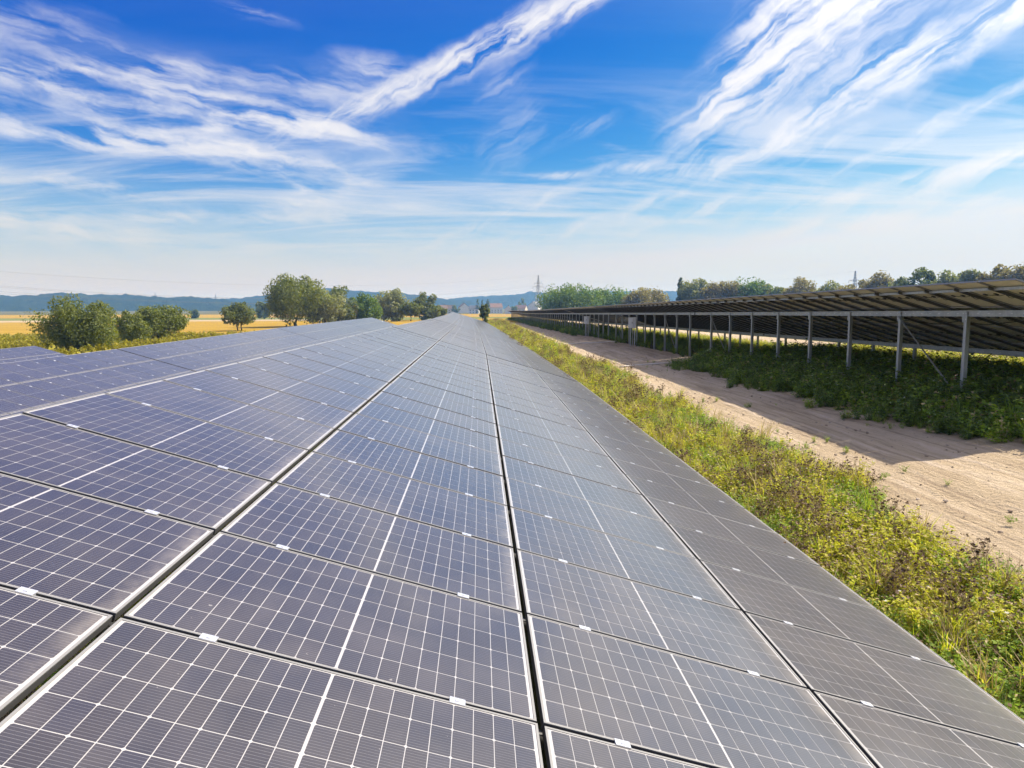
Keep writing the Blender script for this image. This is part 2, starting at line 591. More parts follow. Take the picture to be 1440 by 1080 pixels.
# ------------------------------------------------------------------ terrain
BX = [-4000, -400, -200, -80, -45, -24, -10.1, 3.67, 12.3, 18, 30, 60, 250, 4000]
BZ = [-10.2, -8.0, -7.0, -6.5, -6.1, -5.4, -4.65, -3.38, -2.62, -2.25, -1.95, -1.7, -2.4, -9.0]


def row_fall(x, y):
    near = np.interp(y, [25, 50, 100, 152, 260], [0, -.17, -.38, -.55, -1.4])
    rgt = np.interp(y, [0, 15, 150, 270], [.17, 0, -1.5, -2.3])
    lft = np.interp(y, [0, 33, 52, 106, 200], [-.12, 0, .15, .2, 0])
    t = np.clip((x - 3.67) / (10.6 - 3.67), 0, 1)
    s = np.clip((-3.17 - x) / (10.1 - 3.17), 0, 1)
    a = near * (1 - t) + rgt * t
    return a * (1 - s) + lft * s


def hash_noise(x, y, s, seed=0):
    """smooth value noise"""
    x = np.asarray(x, dtype=float) * s + seed * 17.3
    y = np.asarray(y, dtype=float) * s + seed * 5.9
    xi, yi = np.floor(x), np.floor(y)
    fx, fy = x - xi, y - yi
    fx, fy = fx * fx * (3 - 2 * fx), fy * fy * (3 - 2 * fy)

    def h(a, b):
        v = np.sin(a * 127.1 + b * 311.7 + seed * 74.7) * 43758.5453
        return v - np.floor(v)
    return (h(xi, yi) * (1 - fx) + h(xi + 1, yi) * fx) * (1 - fy) + (h(xi, yi + 1) * (1 - fx) + h(xi + 1, yi + 1) * fx) * fy


def ground_z(x, y):
    x = np.asarray(x, dtype=float)
    y = np.asarray(y, dtype=float)
    z = np.interp(x, BX, BZ) + row_fall(x, y)
    t = np.clip((y - 180) / 520, 0, 1)
    t = t * t * (3 - 2 * t)
    z = z * (1 - t) + (-10.2) * t
    near = np.clip(1 - np.hypot(x - 8, y - 20) / 150, 0, 1)
    z = z + near * (.02 * (hash_noise(x, y, .45, 1) - .5) + .016 * (hash_noise(x, y, 1.3, 2) - .5))
    return z + CAMZ


def gz(x, y):
    return float(ground_z(x, y))


def sheet(name, xs, ys, mats, lift=0.0, extra=None, mask=None):
    X, Y = np.meshgrid(xs, ys)
    Z = ground_z(X, Y) + lift
    if extra is not None:
        Z = Z + extra(X, Y)
    v = np.stack([X, Y, Z], -1).reshape(-1, 3)
    nx, ny = len(xs), len(ys)
    i = np.arange((ny - 1) * nx).reshape(ny - 1, nx)[:, :-1].ravel()
    f = np.stack([i, i + 1, i + 1 + nx, i + nx], -1)
    return raw_mesh(name, v, f, mats, smooth=True)


def spread(*segs):
    out = []
    for a, b, st in segs:
        out += list(np.arange(a, b, st))
    out.append(segs[-1][1])
    return np.array(out)


GX = spread((-4000, -1000, 300), (-1000, -200, 40), (-200, -50, 6), (-50, -12, 2), (-12, 30, .6), (30, 80, 3), (80, 300, 15), (300, 1000, 50), (1000, 4000, 300))
GY = spread((-1500, -200, 130), (-200, -20, 15), (-20, 70, .8), (70, 180, 3), (180, 700, 12), (700, 1500, 50), (1500, 5500, 400))
g_o = link('ground', sheet('ground', GX, GY, 'weedy_ground', 0, lambda X, Y: -.30 * np.clip((X - 5.9) / .6, 0, 1) * np.clip((12.2 - X) / .6, 0, 1) * (Y > -21) * (Y < 302)))
tag(g_o, 'weedy ground falling away under the solar rows to the plain', 'ground', kind='structure')


def rut(X, Y):
    """wheel ruts and a rough crown on the dirt track"""
    z = np.zeros_like(X)
    wob = .25 * (hash_noise(Y, Y * 0, .08, 5) - .5)
    for c, w, dpt in ((7.30, .15, .040), (7.62, .07, .022), (8.95, .16, .042), (9.25, .07, .022), (8.1, .28, -.015), (6.7, .14, .02), (9.9, .18, .022)):
        z -= dpt * np.exp(-((X + wob - c) / w) ** 2)
    z += .025 * (hash_noise(X * 2.2, Y * .5, 1.6, 7) - .5) + .03 * (hash_noise(X, Y, 4.0, 8) - .5)
    # the edges sink under the verge
    z += .012 * (hash_noise(X * .9, Y * .35, 1.1, 15) - .5) + .03 * np.clip(hash_noise(X, Y, 3.4, 16) - .70, 0, 1) * 3
    e = np.clip((X - 5.6) / .5, 0, 1) * np.clip((12.4 - X) / .8, 0, 1)
    return z * e - .12 * (1 - e)


TRX = np.arange(5.5, 12.5, .14)
TRY = spread((-20, 60, .22), (60, 300, 1.2))
tr = link('dirt_track', sheet('dirt_track', TRX, TRY, 'sandy_soil', .05, rut))
tag(tr, 'sandy dirt track with wheel ruts between the solar rows', 'dirt track', kind='structure')
t2 = link('farm_path', sheet('farm_path', np.arange(18.9, 23.1, .5), spread((-20, 300, 2.5)), 'sandy_soil', .06))
tag(t2, 'pale sandy path beyond the raised solar tables', 'path', kind='structure')


def field(name, poly_x, y0, y1, m, lift, label):
    xs = np.linspace(poly_x[0], poly_x[1], 90)
    ys = np.linspace(y0, y1, 40)
    o = link(name, sheet(name, xs, ys, m, lift))
    tag(o, label, 'field', kind='structure')


field('stubble_field', (-700, -34), 150, 360, 'stubble', .10, 'tan stubble field beyond the left solar rows')
field('bare_field', (-900, -60), 362, 455, 'pale_soil', .10, 'pale strip of bare soil below the wooded hills')
field('green_field', (-1000, -70), 457, 610, 'green_crop', .10, 'thin green field at the foot of the hills')
field('golden_field', (-1500, 60), 612, 880, 'stubble', .10, 'far golden field in front of the village')
field('harvested_field', (-32, 60), 175, 330, 'stubble', .10, 'tan field past the end of the central solar row')
field('mown_meadow', (-66, 120), 332, 604, 'green_crop', .10, 'yellowish meadow in front of the village')

# ------------------------------------------------------------------ solar tables
PL, PW, Q, P = 1.755, 1.033, 1.787, 1.058          # panel length up the slope, width, and their pitches
TILT = 0.29437
NCOL = 24
CT, ST = math.cos(TILT), math.sin(TILT)
HALF = 2 * Q * CT                                   # half the table's depth on plan
CX, CY, CG, CH = .0848, .1670, .0034, .0052                   # cell pitch and the gap between cells
rng = random.Random(4)


def panel_mesh(name, back):
    b = MB()
    hx, hy, r, dpt = PL / 2, PW / 2, .011, .035
    # aluminium frame: rim on top, outer and inner walls; front panels' walls coloured dark as seam shade
    for (x0, x1, y0, y1) in ((-hx, hx, -hy, -hy + r), (-hx, hx, hy - r, hy), (-hx, -hx + r, -hy + r, hy - r), (hx - r, hx, -hy + r, hy - r)):
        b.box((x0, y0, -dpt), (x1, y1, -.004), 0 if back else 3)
        b.box((x0, y0, -.004), (x1, y1, 0), 0)
    # laminate under the glass: white sheet in front, cream behind
    x, y = hx - r + .0005, hy - r + .0005
    b.face([(-x, -y, -.0030), (x, -y, -.0030), (x, y, -.0030), (-x, y, -.0030)], 1)
    b.face([(-x, -y, -.0075), (-x, y, -.0075), (x, y, -.0075), (x, -y, -.0075)], 2)
    if back:
        # return lip of the frame below
        for s in (-1, 1):
            b.box((-hx + r, s * (hy - r) - (.022 if s > 0 else 0), -dpt), (hx - r, s * (hy - r) + (0 if s > 0 else .022), -dpt + .002), 0)
    return b.mesh(name, ['frame_metal', 'backsheet', 'back_cream', 'frame_side_shade'])


def cell_outline(i, chamf=.0055):
    """half cells: the two corners on the outer edge of each original wafer are cut"""
    hx, hy = (CX - CG) / 2, (CY - CH) / 2
    c = chamf
    if i % 2 == 0:
        return [(-hx + c, -hy), (hx, -hy), (hx, hy), (-hx + c, hy), (-hx, hy - c), (-hx, -hy + c)]
    return [(-hx, -hy), (hx - c, -hy), (hx, -hy + c), (hx, hy - c), (hx - c, hy), (-hx, hy)]


def cell_centre(i, j):
    x = (i - 9.5) * CX + (.0046 if i > 9 else -.0046)
    return x, (j - 2.5) * CY


ZC = -.0022
cb = MB()
for i in range(20):
    for j in range(6):
        x, y = cell_centre(i, j)
        cb.face([(x + a, y + c, ZC) for a, c in cell_outline(i)])
CELLS = cb.mesh('cells', ['cell'])
CELL_ONE = []
for k in range(2):
    b1 = MB()
    o1 = cell_outline(k)
    b1.face([(a, c, 0) for a, c in o1])
    CELL_ONE.append(b1.mesh('cell', ['cell']))
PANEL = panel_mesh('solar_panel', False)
PANEL_B = panel_mesh('solar_panel', True)

# middle clamp bridging two panels
b = MB()
b.box((-.034, -.021, .0015), (.034, .021, .0050))
b.box((-.034, -.0085, -.030), (.034, .0085, .0015))
b.box((-.008, -.008, .005), (.008, .008, .0085))
CLAMP = b.mesh('clamp', ['clamp_metal'])

# rafter: light C-rail below each seam, open to one side
b = MB()
RL = 4 * Q - .55
b.box((-RL / 2, -.020, -.044), (RL / 2, .020, -.040))
b.box((-RL / 2, -.020, -.100), (RL / 2, -.016, -.044))
b.box((-RL / 2, -.016, -.104), (RL / 2, .010, -.100))
RAFTER = b.mesh('rafter', ['dark_steel'])

BL = NCOL * P - .06
b = MB()
b.box((-.035, -BL / 2, -.150), (-.029, BL / 2, 0))
b.box((-.029, -BL / 2, -.006), (.035, BL / 2, 0))
b.box((-.029, -BL / 2, -.150), (.035, BL / 2, -.144))
for k in range(70):                                  # punched slots seen as bright dimples
    yk = -BL / 2 + .25 + k * .36
    b.box((-.0375, yk - .035, -.083), (-.035, yk + .035, -.067), 1)
BEAM = b.mesh('beam', ['galvanised_steel', 'aluminium'])
b = MB()
b.box((-.02, -BL / 2, -.06), (.02, BL / 2, 0))
RAIL = b.mesh('upper_rail', ['galvanised_steel'])
b = MB()
b.box((-.060, -.060, 0), (-.054, .060, 1))
b.box((-.054, -.060, 0), (.055, -.054, 1))
b.box((-.054, .054, 0), (.055, .060, 1))
b.box((.049, -.054, 0), (.055, -.035, 1))
b.box((.049, .035, 0), (.055, .054, 1))
POST = b.mesh('post', ['galvanised_steel'])

# junction boxes with their looped leads on the back of a panel
b = MB()
for yy in (-.33, 0, .33):
    b.box((-.045, yy - .03, -.030), (.045, yy + .03, -.0078))
for (cx, cy, rr) in ((.10, -.34, .075), (-.02, -.40, .06)):
    pts = [(cx + rr * math.cos(t), cy + rr * .55 * math.sin(t), -.045 - .028 * math.sin(t)) for t in np.linspace(0, 2 * math.pi, 13)]
    b.tube(pts, [.007] * 13, 4)
b.tube([(0, -.36, -.02), (.02, -.1, -.05), (0, .2, -.035), (0, .33, -.02)], [.006] * 4, 4)
JBOX = b.mesh('junction_box', ['black_plastic'])


def quads_of(me):
    v = np.array([p.co[:] for p in me.vertices])
    return v, [(list(p.vertices), p.material_index) for p in me.polygons]


def array_mesh():
    """one far table's worth of panels: frames, sheets and cells"""
    vs, fs, mi = [], [], []
    n = 0
    hx, hy, r = PL / 2, PW / 2, .011

    def quad(a, m):
        nonlocal n
        vs.extend(a)
        fs.append((n, n + 1, n + 2, n + 3))
        mi.append(m)
        n += 4
    ccs = [[(cell_centre(i, j)) for j in range(6)] for i in range(20)]
    for rr in range(4):
        for k in range(NCOL):
            ux, vy = (rr - 1.5) * Q, (k - (NCOL - 1) / 2) * P

            def T(x, y, z):
                return ((ux + x) * CT + z * ST, vy + y, -(ux + x) * ST + z * CT)
            quad([T(-hx, -hy, 0), T(hx, -hy, 0), T(hx, hy, 0), T(-hx, hy, 0)], 0)
            a, c = hx - r, hy - r
            quad([T(-a, -c, .0012), T(a, -c, .0012), T(a, c, .0012), T(-a, c, .0012)], 1)
            quad([T(-hx, -hy, -.035), T(-hx, hy, -.035), T(hx, hy, -.035), T(hx, -hy, -.035)], 3)
            quad([T(-hx, -hy, -.035), T(hx, -hy, -.035), T(hx, -hy, 0), T(-hx, -hy, 0)], 0)
            quad([T(hx, hy, -.035), T(-hx, hy, -.035), T(-hx, hy, 0), T(hx, hy, 0)], 0)
            quad([T(-hx, hy, -.035), T(-hx, -hy, -.035), T(-hx, -hy, 0), T(-hx, hy, 0)], 0)
            quad([T(hx, -hy, -.035), T(hx, hy, -.035), T(hx, hy, 0), T(hx, -hy, 0)], 0)
            wx, wy = (CX - CG) / 2, (CY - CH) / 2
            for i in range(20):
                for j in range(6):
                    x, y = ccs[i][j]
                    quad([T(x - wx, y - wy, .0024), T(x + wx, y - wy, .0024), T(x + wx, y + wy, .0024), T(x - wx, y + wy, .0024)], 2)
    return raw_mesh('panel_array', vs, fs, ['frame_metal', 'backsheet', 'cell_far', 'back_cream'], mi)


ARRAY = array_mesh()


def clamp_spots():
    for rr in range(4):
        for k in range(NCOL - 1):
            for s in (-.3, .3):
                yield (rr - 1.5) * Q + s * PL, (k + 1 - NCOL / 2) * P


def joined(name, src, places, mats):
    v0, f0 = quads_of(src)
    vs, fs, mi = [], [], []
    for M in places:
        A = np.array(M)
        n = len(vs) * len(v0)
        vs.append(v0 @ A[:3, :3].T + A[:3, 3])
        for idx, m in f0:
            fs.append([n + q for q in idx])
            mi.append(m)
    return raw_mesh(name, np.concatenate(vs), fs, mats, mi)


def slope_M(u, v, hc=0.0):
    return Matrix.Translation((u * CT, v, hc - u * ST)) @ Matrix.Rotation(TILT, 4, 'Y')


CLAMPS = joined('clamps', CLAMP, [slope_M(u, v) for u, v in clamp_spots()], ['clamp_metal'])
RAFTERS = joined('rafters', RAFTER, [slope_M(0, (k - NCOL / 2) * P) for k in range(1, NCOL)], ['dark_steel'])
POST_OFF = [.85 + 2.73 * k - NCOL * P / 2 for k in range(9)]
FIRST_TABLE = []


def solar_table(label, group, top0, top1, detail, under=True, braces=(), cells_of=()):
    """top0/top1: the two ends of the table's upper edge (x, y, z in metres)"""
    a, c = Vector(top0), Vector(top1)
    d = c - a
    yaw = math.atan2(-d.x, d.y)
    pit = math.atan2(d.z, math.hypot(d.x, d.y))
    mid = (a + c) / 2 + Matrix.Rotation(yaw, 3, 'Z') @ Vector((HALF, 0, -2 * Q * ST))
    g = gz(mid.x, mid.y)
    hc = mid.z - g
    root = bpy.data.objects.new('solar_table', None)
    COL.objects.link(root)
    root.location = (mid.x, mid.y, g)
    root.rotation_euler = (pit, 0, yaw)
    tag(root, label, 'solar table', group)
    if detail == 'far':
        tag(link('panel_array', ARRAY, root, (0, 0, hc)), kind='stuff')
    else:
        for r in range(4):
            for k in range(NCOL):
                u, v = (r - 1.5) * Q, (k - (NCOL - 1) / 2) * P
                p = link('solar_panel', PANEL_B if detail == 'under' else PANEL, root,
                         (u * CT, v, hc - u * ST + rng.uniform(-.0025, .0025)),
                         (rng.uniform(-.0022, .0022), TILT + rng.uniform(-.0016, .0016), 0))
                if (r, k) in cells_of:
                    for i in range(20):
                        for j in range(6):
                            x, y = cell_centre(i, j)
                            link('cell', CELL_ONE[i % 2], p, (x, y, ZC))
                else:
                    tag(link('cells', CELLS, p), kind='stuff')
                if detail == 'under':
                    link('junction_box', JBOX, p)
    if detail == 'near':
        for u, v in clamp_spots():
            link('clamp', CLAMP, root, (u * CT, v, hc - u * ST), (0, TILT, 0))
    elif detail in ('mid', 'far'):
        tag(link('clamps', CLAMPS, root, (0, 0, hc)), kind='stuff')
    if detail == 'under':
        for k in range(0, NCOL + 1):
            link('rafter', RAFTER, root, (0, (k - NCOL / 2) * P + (.02 if k == 0 else -.02 if k == NCOL else 0), hc), (0, TILT, 0))
    else:
        tag(link('rafters', RAFTERS, root, (0, 0, hc)), kind='stuff')
    up = -HALF + .38
    xs = (-HALF + 1.67, -HALF + 5.70)
    off = .1055 / CT
    link('upper_rail', RAIL, root, (up, 0, hc - up * ST / CT - .036 / CT))
    R = root.rotation_euler.to_matrix()
    for x in xs:
        zb = hc - x * ST / CT - off - .012
        link('beam', BEAM, root, (x, 0, zb))
        for v in POST_OFF:
            w = root.location + R @ Vector((x, v, 0))
            foot = gz(w.x, w.y) - .35 - g - math.sin(pit) * v
            link('post', POST, root, (x + .01, v, foot), None, (.85, .85, zb - .150 - foot))
    if detail == 'under':
        zb = hc - xs[0] * ST / CT - off - .012
        for v in POST_OFF:                       # bolted head plates and their bolts
            pl = MB()
            pl.box((xs[0] - .062, v - .085, zb - .30), (xs[0] - .050, v + .085, zb - .02))
            pt = pl.build('head_plate', ['galvanised_steel'], root)
            bo = MB()
            for yy in (-.05, .05):
                for zz in (-.07, -.22):
                    bo.box((xs[0] - .074, v + yy - .013, zb + zz - .013), (xs[0] - .062, v + yy + .013, zb + zz + .013))
            bo.build('bolts', ['aluminium'], pt)
        for dx, ph in ((.16, 0.0), (.9, 1.3)):   # string cables slung below the rafters
            cb_ = MB()
            pts = []
            for i in range(NCOL * 4 + 1):
                v = (i / 4 - NCOL / 2) * P * .985
                x = xs[0] + dx + .03 * math.sin(v * 1.7 + ph)
                pts.append((x, v, hc - x * ST / CT - .125 - .09 * abs(math.sin((i + 4 * ph) * math.pi / 8)) ** 1.5))
            cb_.tube(pts, [.011] * len(pts), 5)
            cb_.build('cable', ['black_plastic'], root)
    for (i0, i1, fr) in braces:
        x = xs[0] - .075
        zb = hc - xs[0] * ST / CT - off - .17
        w = root.location + R @ Vector((x, POST_OFF[i0], 0))
        z0 = gz(w.x, w.y) + .28 - g - math.sin(pit) * POST_OFF[i0]
        bb = MB()
        bb.bar((x, POST_OFF[i0], z0), (x, POST_OFF[i1], zb), .045, .012)
        bb.build('brace', ['galvanised_steel'], root)
    return root


def near_shift(y):
    return -2.7 * max(0, (y - 24.9) / 127.7) ** 1.5


def near_top(y):
    return (-3.173 + near_shift(y), y, -.719 + CAMZ + float(np.interp(y, [25, 50, 100, 152], [0, -.17, -.38, -.55])))


def right_top(y):
    return (10.6, y, .516 + CAMZ + float(np.interp(y, [0, 15, 150, 270], [.17, 0, -1.5, -2.3])))


def left_top(y):
    return (-16.94, y, CAMZ - 1.96 + float(np.interp(y, [0, 33, 52, 106], [-.12, 0, .15, .2])))


LEN = NCOL * P
STEP = LEN + .12
y0 = 2.717 - 3 * P
ORD = ['first', 'second', 'third', 'fourth', 'fifth', 'sixth', 'seventh', 'eighth', 'ninth', 'tenth']
NEAR_LABELS = [
    'large dark blue solar table filling the whole foreground, up to the first cross gap',
    'solar table straight ahead just past the first cross gap of the central row',
    'third solar table of the central row, past its second cross gap',
    'fourth solar table of the central row, pale with sky glare',
    'fifth solar table of the central row, next to last towards the village',
    'last solar table at the far end of the central row, before the round bush']
for j in range(6):
    ya = y0 + j * STEP
    solar_table(NEAR_LABELS[j], 'solar tables of the central row', near_top(ya), near_top(ya + LEN),
                'near' if j == 0 else 'mid' if j == 1 else 'far', cells_of=((1, 2), (1, 3)) if j == 0 else ())
RIGHT_LABELS = [
    'raised solar table seen from below at the right edge, cream panel backs and steel posts',
    'second raised solar table along the dirt track, with the nearer white box under it',
    'third raised solar table along the dirt track, with the smaller far white box under it',
    'fourth raised solar table along the dirt track, seen edge-on from below',
    'fifth raised solar table along the dirt track, halfway down the row',
    'sixth raised solar table along the dirt track, in the distant half of the row',
    'seventh raised solar table along the dirt track, in the distant half of the row',
    'eighth raised solar table along the dirt track, third from the far end',
    'ninth raised solar table along the dirt track, next to last',
    'tenth and last raised solar table at the far end of the dirt track']
yr = 13.2
for j in range(10):
    ya = yr + j * STEP
    solar_table(RIGHT_LABELS[j], 'raised solar tables along the dirt track', right_top(ya), right_top(ya + LEN),
                'under' if j < 2 else 'far', braces=((1, 2, 0), (7, 8, 0)) if j < 2 else ((2, 3, 0),))
LEFT_LABELS = [
    'bluish solar table behind the foreground table, nearest in the second row on the left',
    'solar table in front of the small orchard tree, second in the left row',
    'solar table in front of the tallest tree, third in the left row',
    'last solar table of the left row, ending at its sloping far edge']
for j in range(4):
    ya = 32.85 - LEN + j * STEP
    solar_table(LEFT_LABELS[j], 'solar tables of the left row', left_top(ya), left_top(ya + LEN), 'mid' if j < 2 else 'far')
solar_table('outermost solar table at the left edge, ending beside the dark bushy tree', 'solar tables of the outer left row',
            (-30.7, 48.95 - LEN, CAMZ - 2.68), (-30.7, 48.95, CAMZ - 2.68), 'mid')

# ------------------------------------------------------------------ combiner boxes and conduits by the track


def combiner_box(label, x, y, big):
    g = gz(x, y)
    root = bpy.data.objects.new('combiner_box', None)
    COL.objects.link(root)
    root.location = (x, y, g)
    root.rotation_euler = (0, 0, math.radians(-24))
    tag(root, label, 'electrical box', 'white electrical boxes on posts')
    z0 = 1.42
    b = MB()
    b.box((-.30, -.14, z0), (.30, .14, z0 + .78), 0)
    b.box((-.33, -.17, z0 + .78), (.33, .17, z0 + .81), 1)
    b.build('cabinet', ['box_plastic', 'box_side'], root)
    d = MB()
    d.box((-.285, -.156, z0 + .02), (.02, -.14, z0 + .76), 0)
    dd = d.build('door', ['box_plastic'], root)
    h = MB()
    h.box((-.02, -.178, z0 + .34), (.005, -.156, z0 + .46))
    h.build('handle', ['black_plastic'], dd)
    d = MB()
    d.box((.035, -.156, z0 + .02), (.285, -.14, z0 + .76), 0)
    d.build('side_door', ['box_side'], root)
    for xx in (-.16, .16):
        p = MB()
        p.box((xx - .03, -.03, -.3), (xx + .03, .03, z0))
        p.build('post', ['galvanised_steel'], root)
    for k, xx in enumerate((-.06, .0, .06)):
        c = MB()
        c.tube([(xx, 0, z0 + .01), (xx + .02, .03, z0 - .35), (xx * .5, 0, .6), (xx * .7, .02, -.1)], [.022] * 4, 6)
        c.build('cable', ['black_plastic' if k != 1 else 'conduit_plastic'], root)


combiner_box('white electrical cabinet on posts, the nearer one under the raised tables', 11.62, 51.8, 1)
combiner_box('small white electrical cabinet on posts, the farther one along the track', 11.6, 74.0, 0)


def conduit(label, y, x0, x1, bend):
    b = MB()
    pts = []
    for t in np.linspace(0, 1, 30):
        x = x0 + (x1 - x0) * t
        yy = y + bend * math.sin(t * 4.2) + .1 * math.sin(t * 17)
        pts.append((x, yy, gz(x, yy) + .075))
    b.tube(pts, [.045] * 30, 6)
    tag(b.build('cable_conduit', ['conduit_plastic'], None, True), label, 'conduit', 'pale conduits across the track')


conduit('thin pale conduit lying across the shaded dirt track', 35.0, 7.2, 16.5, .45)
conduit('farther pale conduit lying across the track beyond the nearer cabinet', 60.0, 7.3, 12.0, .5)

# ------------------------------------------------------------------ trees


def tube_pts(a, b, wob, n, r):
    a, b = Vector(a), Vector(b)
    out = []
    for i in range(n):
        t = i / (n - 1)
        out.append(a.lerp(b, t) + Vector((r.uniform(-wob, wob), r.uniform(-wob, wob), 0)) * math.sin(math.pi * t))
    return out


def crown_mesh(seed, H, W, z0, nclump, per, size, m, lump=.22, flat=0.0, topy=0.0):
    R = np.random.default_rng(seed)
    cz, hz = (z0 + H) / 2, (H - z0) / 2
    cs, rs = [], []
    ph = R.uniform(0, 6.28, 6)
    while len(cs) < nclump:
        v = R.normal(size=3)
        v /= np.linalg.norm(v)
        rad = R.uniform(.25, 1.0) ** .55
        a = math.atan2(v[1], v[0])
        k = 1 + .16 * math.sin(2 * a + ph[0]) + .13 * math.sin(3 * a + ph[1]) + .12 * math.sin(4 * v[2] + ph[2] + a)
        lr = W * lump * R.uniform(.55, 1.15)
        px, py, pz = v[0] * rad * k * (W / 2 - lr * .55), v[1] * rad * k * (W / 2 - lr * .55), v[2] * rad * max(hz - lr * .6, .1)
        if topy:
            sc = 1 - topy * (pz / hz + 1) / 2
            px, py = px * sc, py * sc
            lr *= (.55 + .45 * sc)
        if v[2] < 0:
            px, py = px * (1 - flat * abs(v[2]) * .3), py * (1 - flat * abs(v[2]) * .3)
            pz *= .92
        cs.append((px, py, cz + pz))
        rs.append(lr)
    cs, rs = np.array(cs), np.array(rs)
    n = nclump * per
    ci = np.repeat(np.arange(nclump), per)
    d = R.normal(size=(n, 3))
    d /= np.linalg.norm(d, axis=1)[:, None]
    rad = R.uniform(.2, 1, n) ** .36
    sq = np.array([1, 1, .78])
    c = cs[ci] + d * sq * (rad * rs[ci])[:, None]
    c[:, 2] = np.maximum(c[:, 2], z0 * .75 + .05)
    c[:, :2] *= (W / 2) / np.percentile(np.hypot(c[:, 0], c[:, 1]), 98.5)
    lo_, hi_ = np.percentile(c[:, 2], 1), np.percentile(c[:, 2], 99.6)
    c[:, 2] = z0 + (c[:, 2] - lo_) * (H - z0) / (hi_ - lo_)
    c[:, 2] = np.maximum(c[:, 2], .05)
    nrm = d * .75 + R.normal(size=(n, 3)) * .65 + np.array([0, 0, .35])
    nrm /= np.linalg.norm(nrm, axis=1)[:, None]
    t = np.cross(nrm, R.normal(size=(n, 3)))
    t /= np.linalg.norm(t, axis=1)[:, None] + 1e-9
    bt = np.cross(nrm, t)
    s = size * R.uniform(.6, 1.35, n)[:, None]
    v = np.stack([c - t * s, c - bt * s * .55 + nrm * s * .12, c + t * s, c + bt * s * .55 + nrm * s * .12], 1).reshape(-1, 3)
    f = np.arange(n * 4).reshape(n, 4)
    return raw_mesh('crown', v, f, m), cs, rs


def tree_meshes(seed, H, W, z0, nclump=40, per=130, size=.22, m='leaf_olive', stems=1, lump=.22, flat=0.0, topy=0.0):
    crown, cs, rs = crown_mesh(seed, H, W, z0, int(nclump * 1.7), per, size, m, lump * .78, flat, topy)
    r = random.Random(seed)
    b = MB()
    rt = .035 * H if stems == 1 else .024 * H
    fork = []
    for s in range(stems):
        a = 6.28 * s / stems + r.random()
        off = (0 if stems == 1 else .35 * rt * 4)
        base = (off * math.cos(a), off * math.sin(a), -.4)
        top = (off * 4 * math.cos(a) if stems > 1 else r.uniform(-.2, .2), off * 4 * math.sin(a) if stems > 1 else r.uniform(-.2, .2), z0 + (H - z0) * .35)
        pts = tube_pts(base, top, .10 * W * .3, 6, r)
        b.tube(pts, [rt * (1.25 if i == 0 else 1 - .11 * i) for i in range(6)], 8)
        fork.append((pts[3], pts[5]))
    order = sorted(range(len(cs)), key=lambda i: cs[i][2])[:min(len(cs), 16)] + [r.randrange(len(cs)) for _ in range(6)]
    for i in order:
        st, en = fork[r.randrange(len(fork))]
        s0 = st.lerp(en, r.random())
        pts = tube_pts(s0, cs[i], .05 * W, 5, r)
        b.tube(pts, [rt * .42 * (1 - .19 * k) for k in range(5)], 5)
    return b.mesh('trunk', ['bark'], True), crown


def place_tree(name, label, x, y, meshes, group=None, cat='tree', s=1.0, rz=0.0, sx=1.0):
    root = bpy.data.objects.new(name, None)
    COL.objects.link(root)
    root.location = (x, y, gz(x, y))
    root.rotation_euler = (0, 0, rz)
    root.scale = (s * sx, s * sx, s)
    tag(root, label, cat, group)
    link('trunk', meshes[0], root)
    link('crown', meshes[1], root)
    return root


def tree_at(name, label, px, top, wpx, d, m, z0f=.22, seed=1, stems=1, nclump=38, per=120, group='orchard trees beyond the left rows', cat='tree', lump=.22, topy=0.0, leaf=None, wid=1.18):
    """a tree standing on the ground in the bearing px at distance d, its top in the bearing (px, top)"""
    p = at(px, top, d)
    H = p.z - gz(p.x, p.y)
    W = wid * wpx / 965 * d * math.cos(math.atan2(p.x, p.y))
    size = leaf or max(.11, .0016 * d)
    me = tree_meshes(seed, H, W, H * z0f, nclump, per, size, m, stems, lump, topy=topy)
    return place_tree(name, label, p.x, p.y, me, group, cat)


tree_at('orchard_tree', 'dense dark round orchard tree at the left, foliage down to the ground', 110, 420, 108, 98, 'leaf_olive', .0, 11, 2, 90, 150, lump=.2, wid=1.04)
tree_at('orchard_shrub', 'low bushy shrub in the gap between the two left orchard trees', 182, 439, 46, 118, 'leaf_olive', .0, 12, 2, 26, 110)
tree_at('orchard_tree', 'spreading orchard tree with forked stems right of the dark round one', 222, 431, 74, 128, 'leaf_olive', .18, 13, 3, 60, 115, lump=.18)
tree_at('orchard_tree', 'small lone orchard tree with open crown before the tan field', 335, 426, 52, 178, 'leaf_dark', .26, 14, 2, 30, 90, lump=.19)
tree_at('tall_tree', 'tallest broad tree on the left with a thick visible trunk', 414, 389, 92, 215, 'leaf_olive', .14, 15, 1, 62, 150, lump=.19)
tree_at('leaning_tree', 'olive tree lump joined to the right side of the tallest tree', 456, 408, 50, 222, 'leaf_pale', .04, 16, 1, 30, 110)
tree_at('dark_tree', 'dark green tree behind the right shoulder of the tallest tree', 476, 404, 48, 238, 'leaf_dark', .04, 17, 1, 34, 120)
tree_at('bright_tree', 'bright green rounded tree right of the dark tree', 510, 414, 46, 246, 'leaf_green', .02, 18, 1, 34, 120)
tree_at('brown_shrub', 'small brownish shrub at the foot of the bright green tree', 492, 428, 22, 240, 'leaf_brown', .08, 28, 1, 14, 80)
tree_at('grey_tree', 'grey green domed tree left of the small orchard tree near the row end', 551, 408, 42, 290, 'leaf_pale', .03, 19, 1, 36, 120)
tree_at('small_orchard_tree', 'small round orchard tree with short trunk between two taller trees', 577, 426, 30, 272, 'leaf_olive', .34, 20, 1, 24, 90)
tree_at('peaked_tree', 'tall peaked tree right of the small round orchard tree', 598, 413, 38, 285, 'leaf_dark', .05, 21, 1, 34, 110, topy=.35)
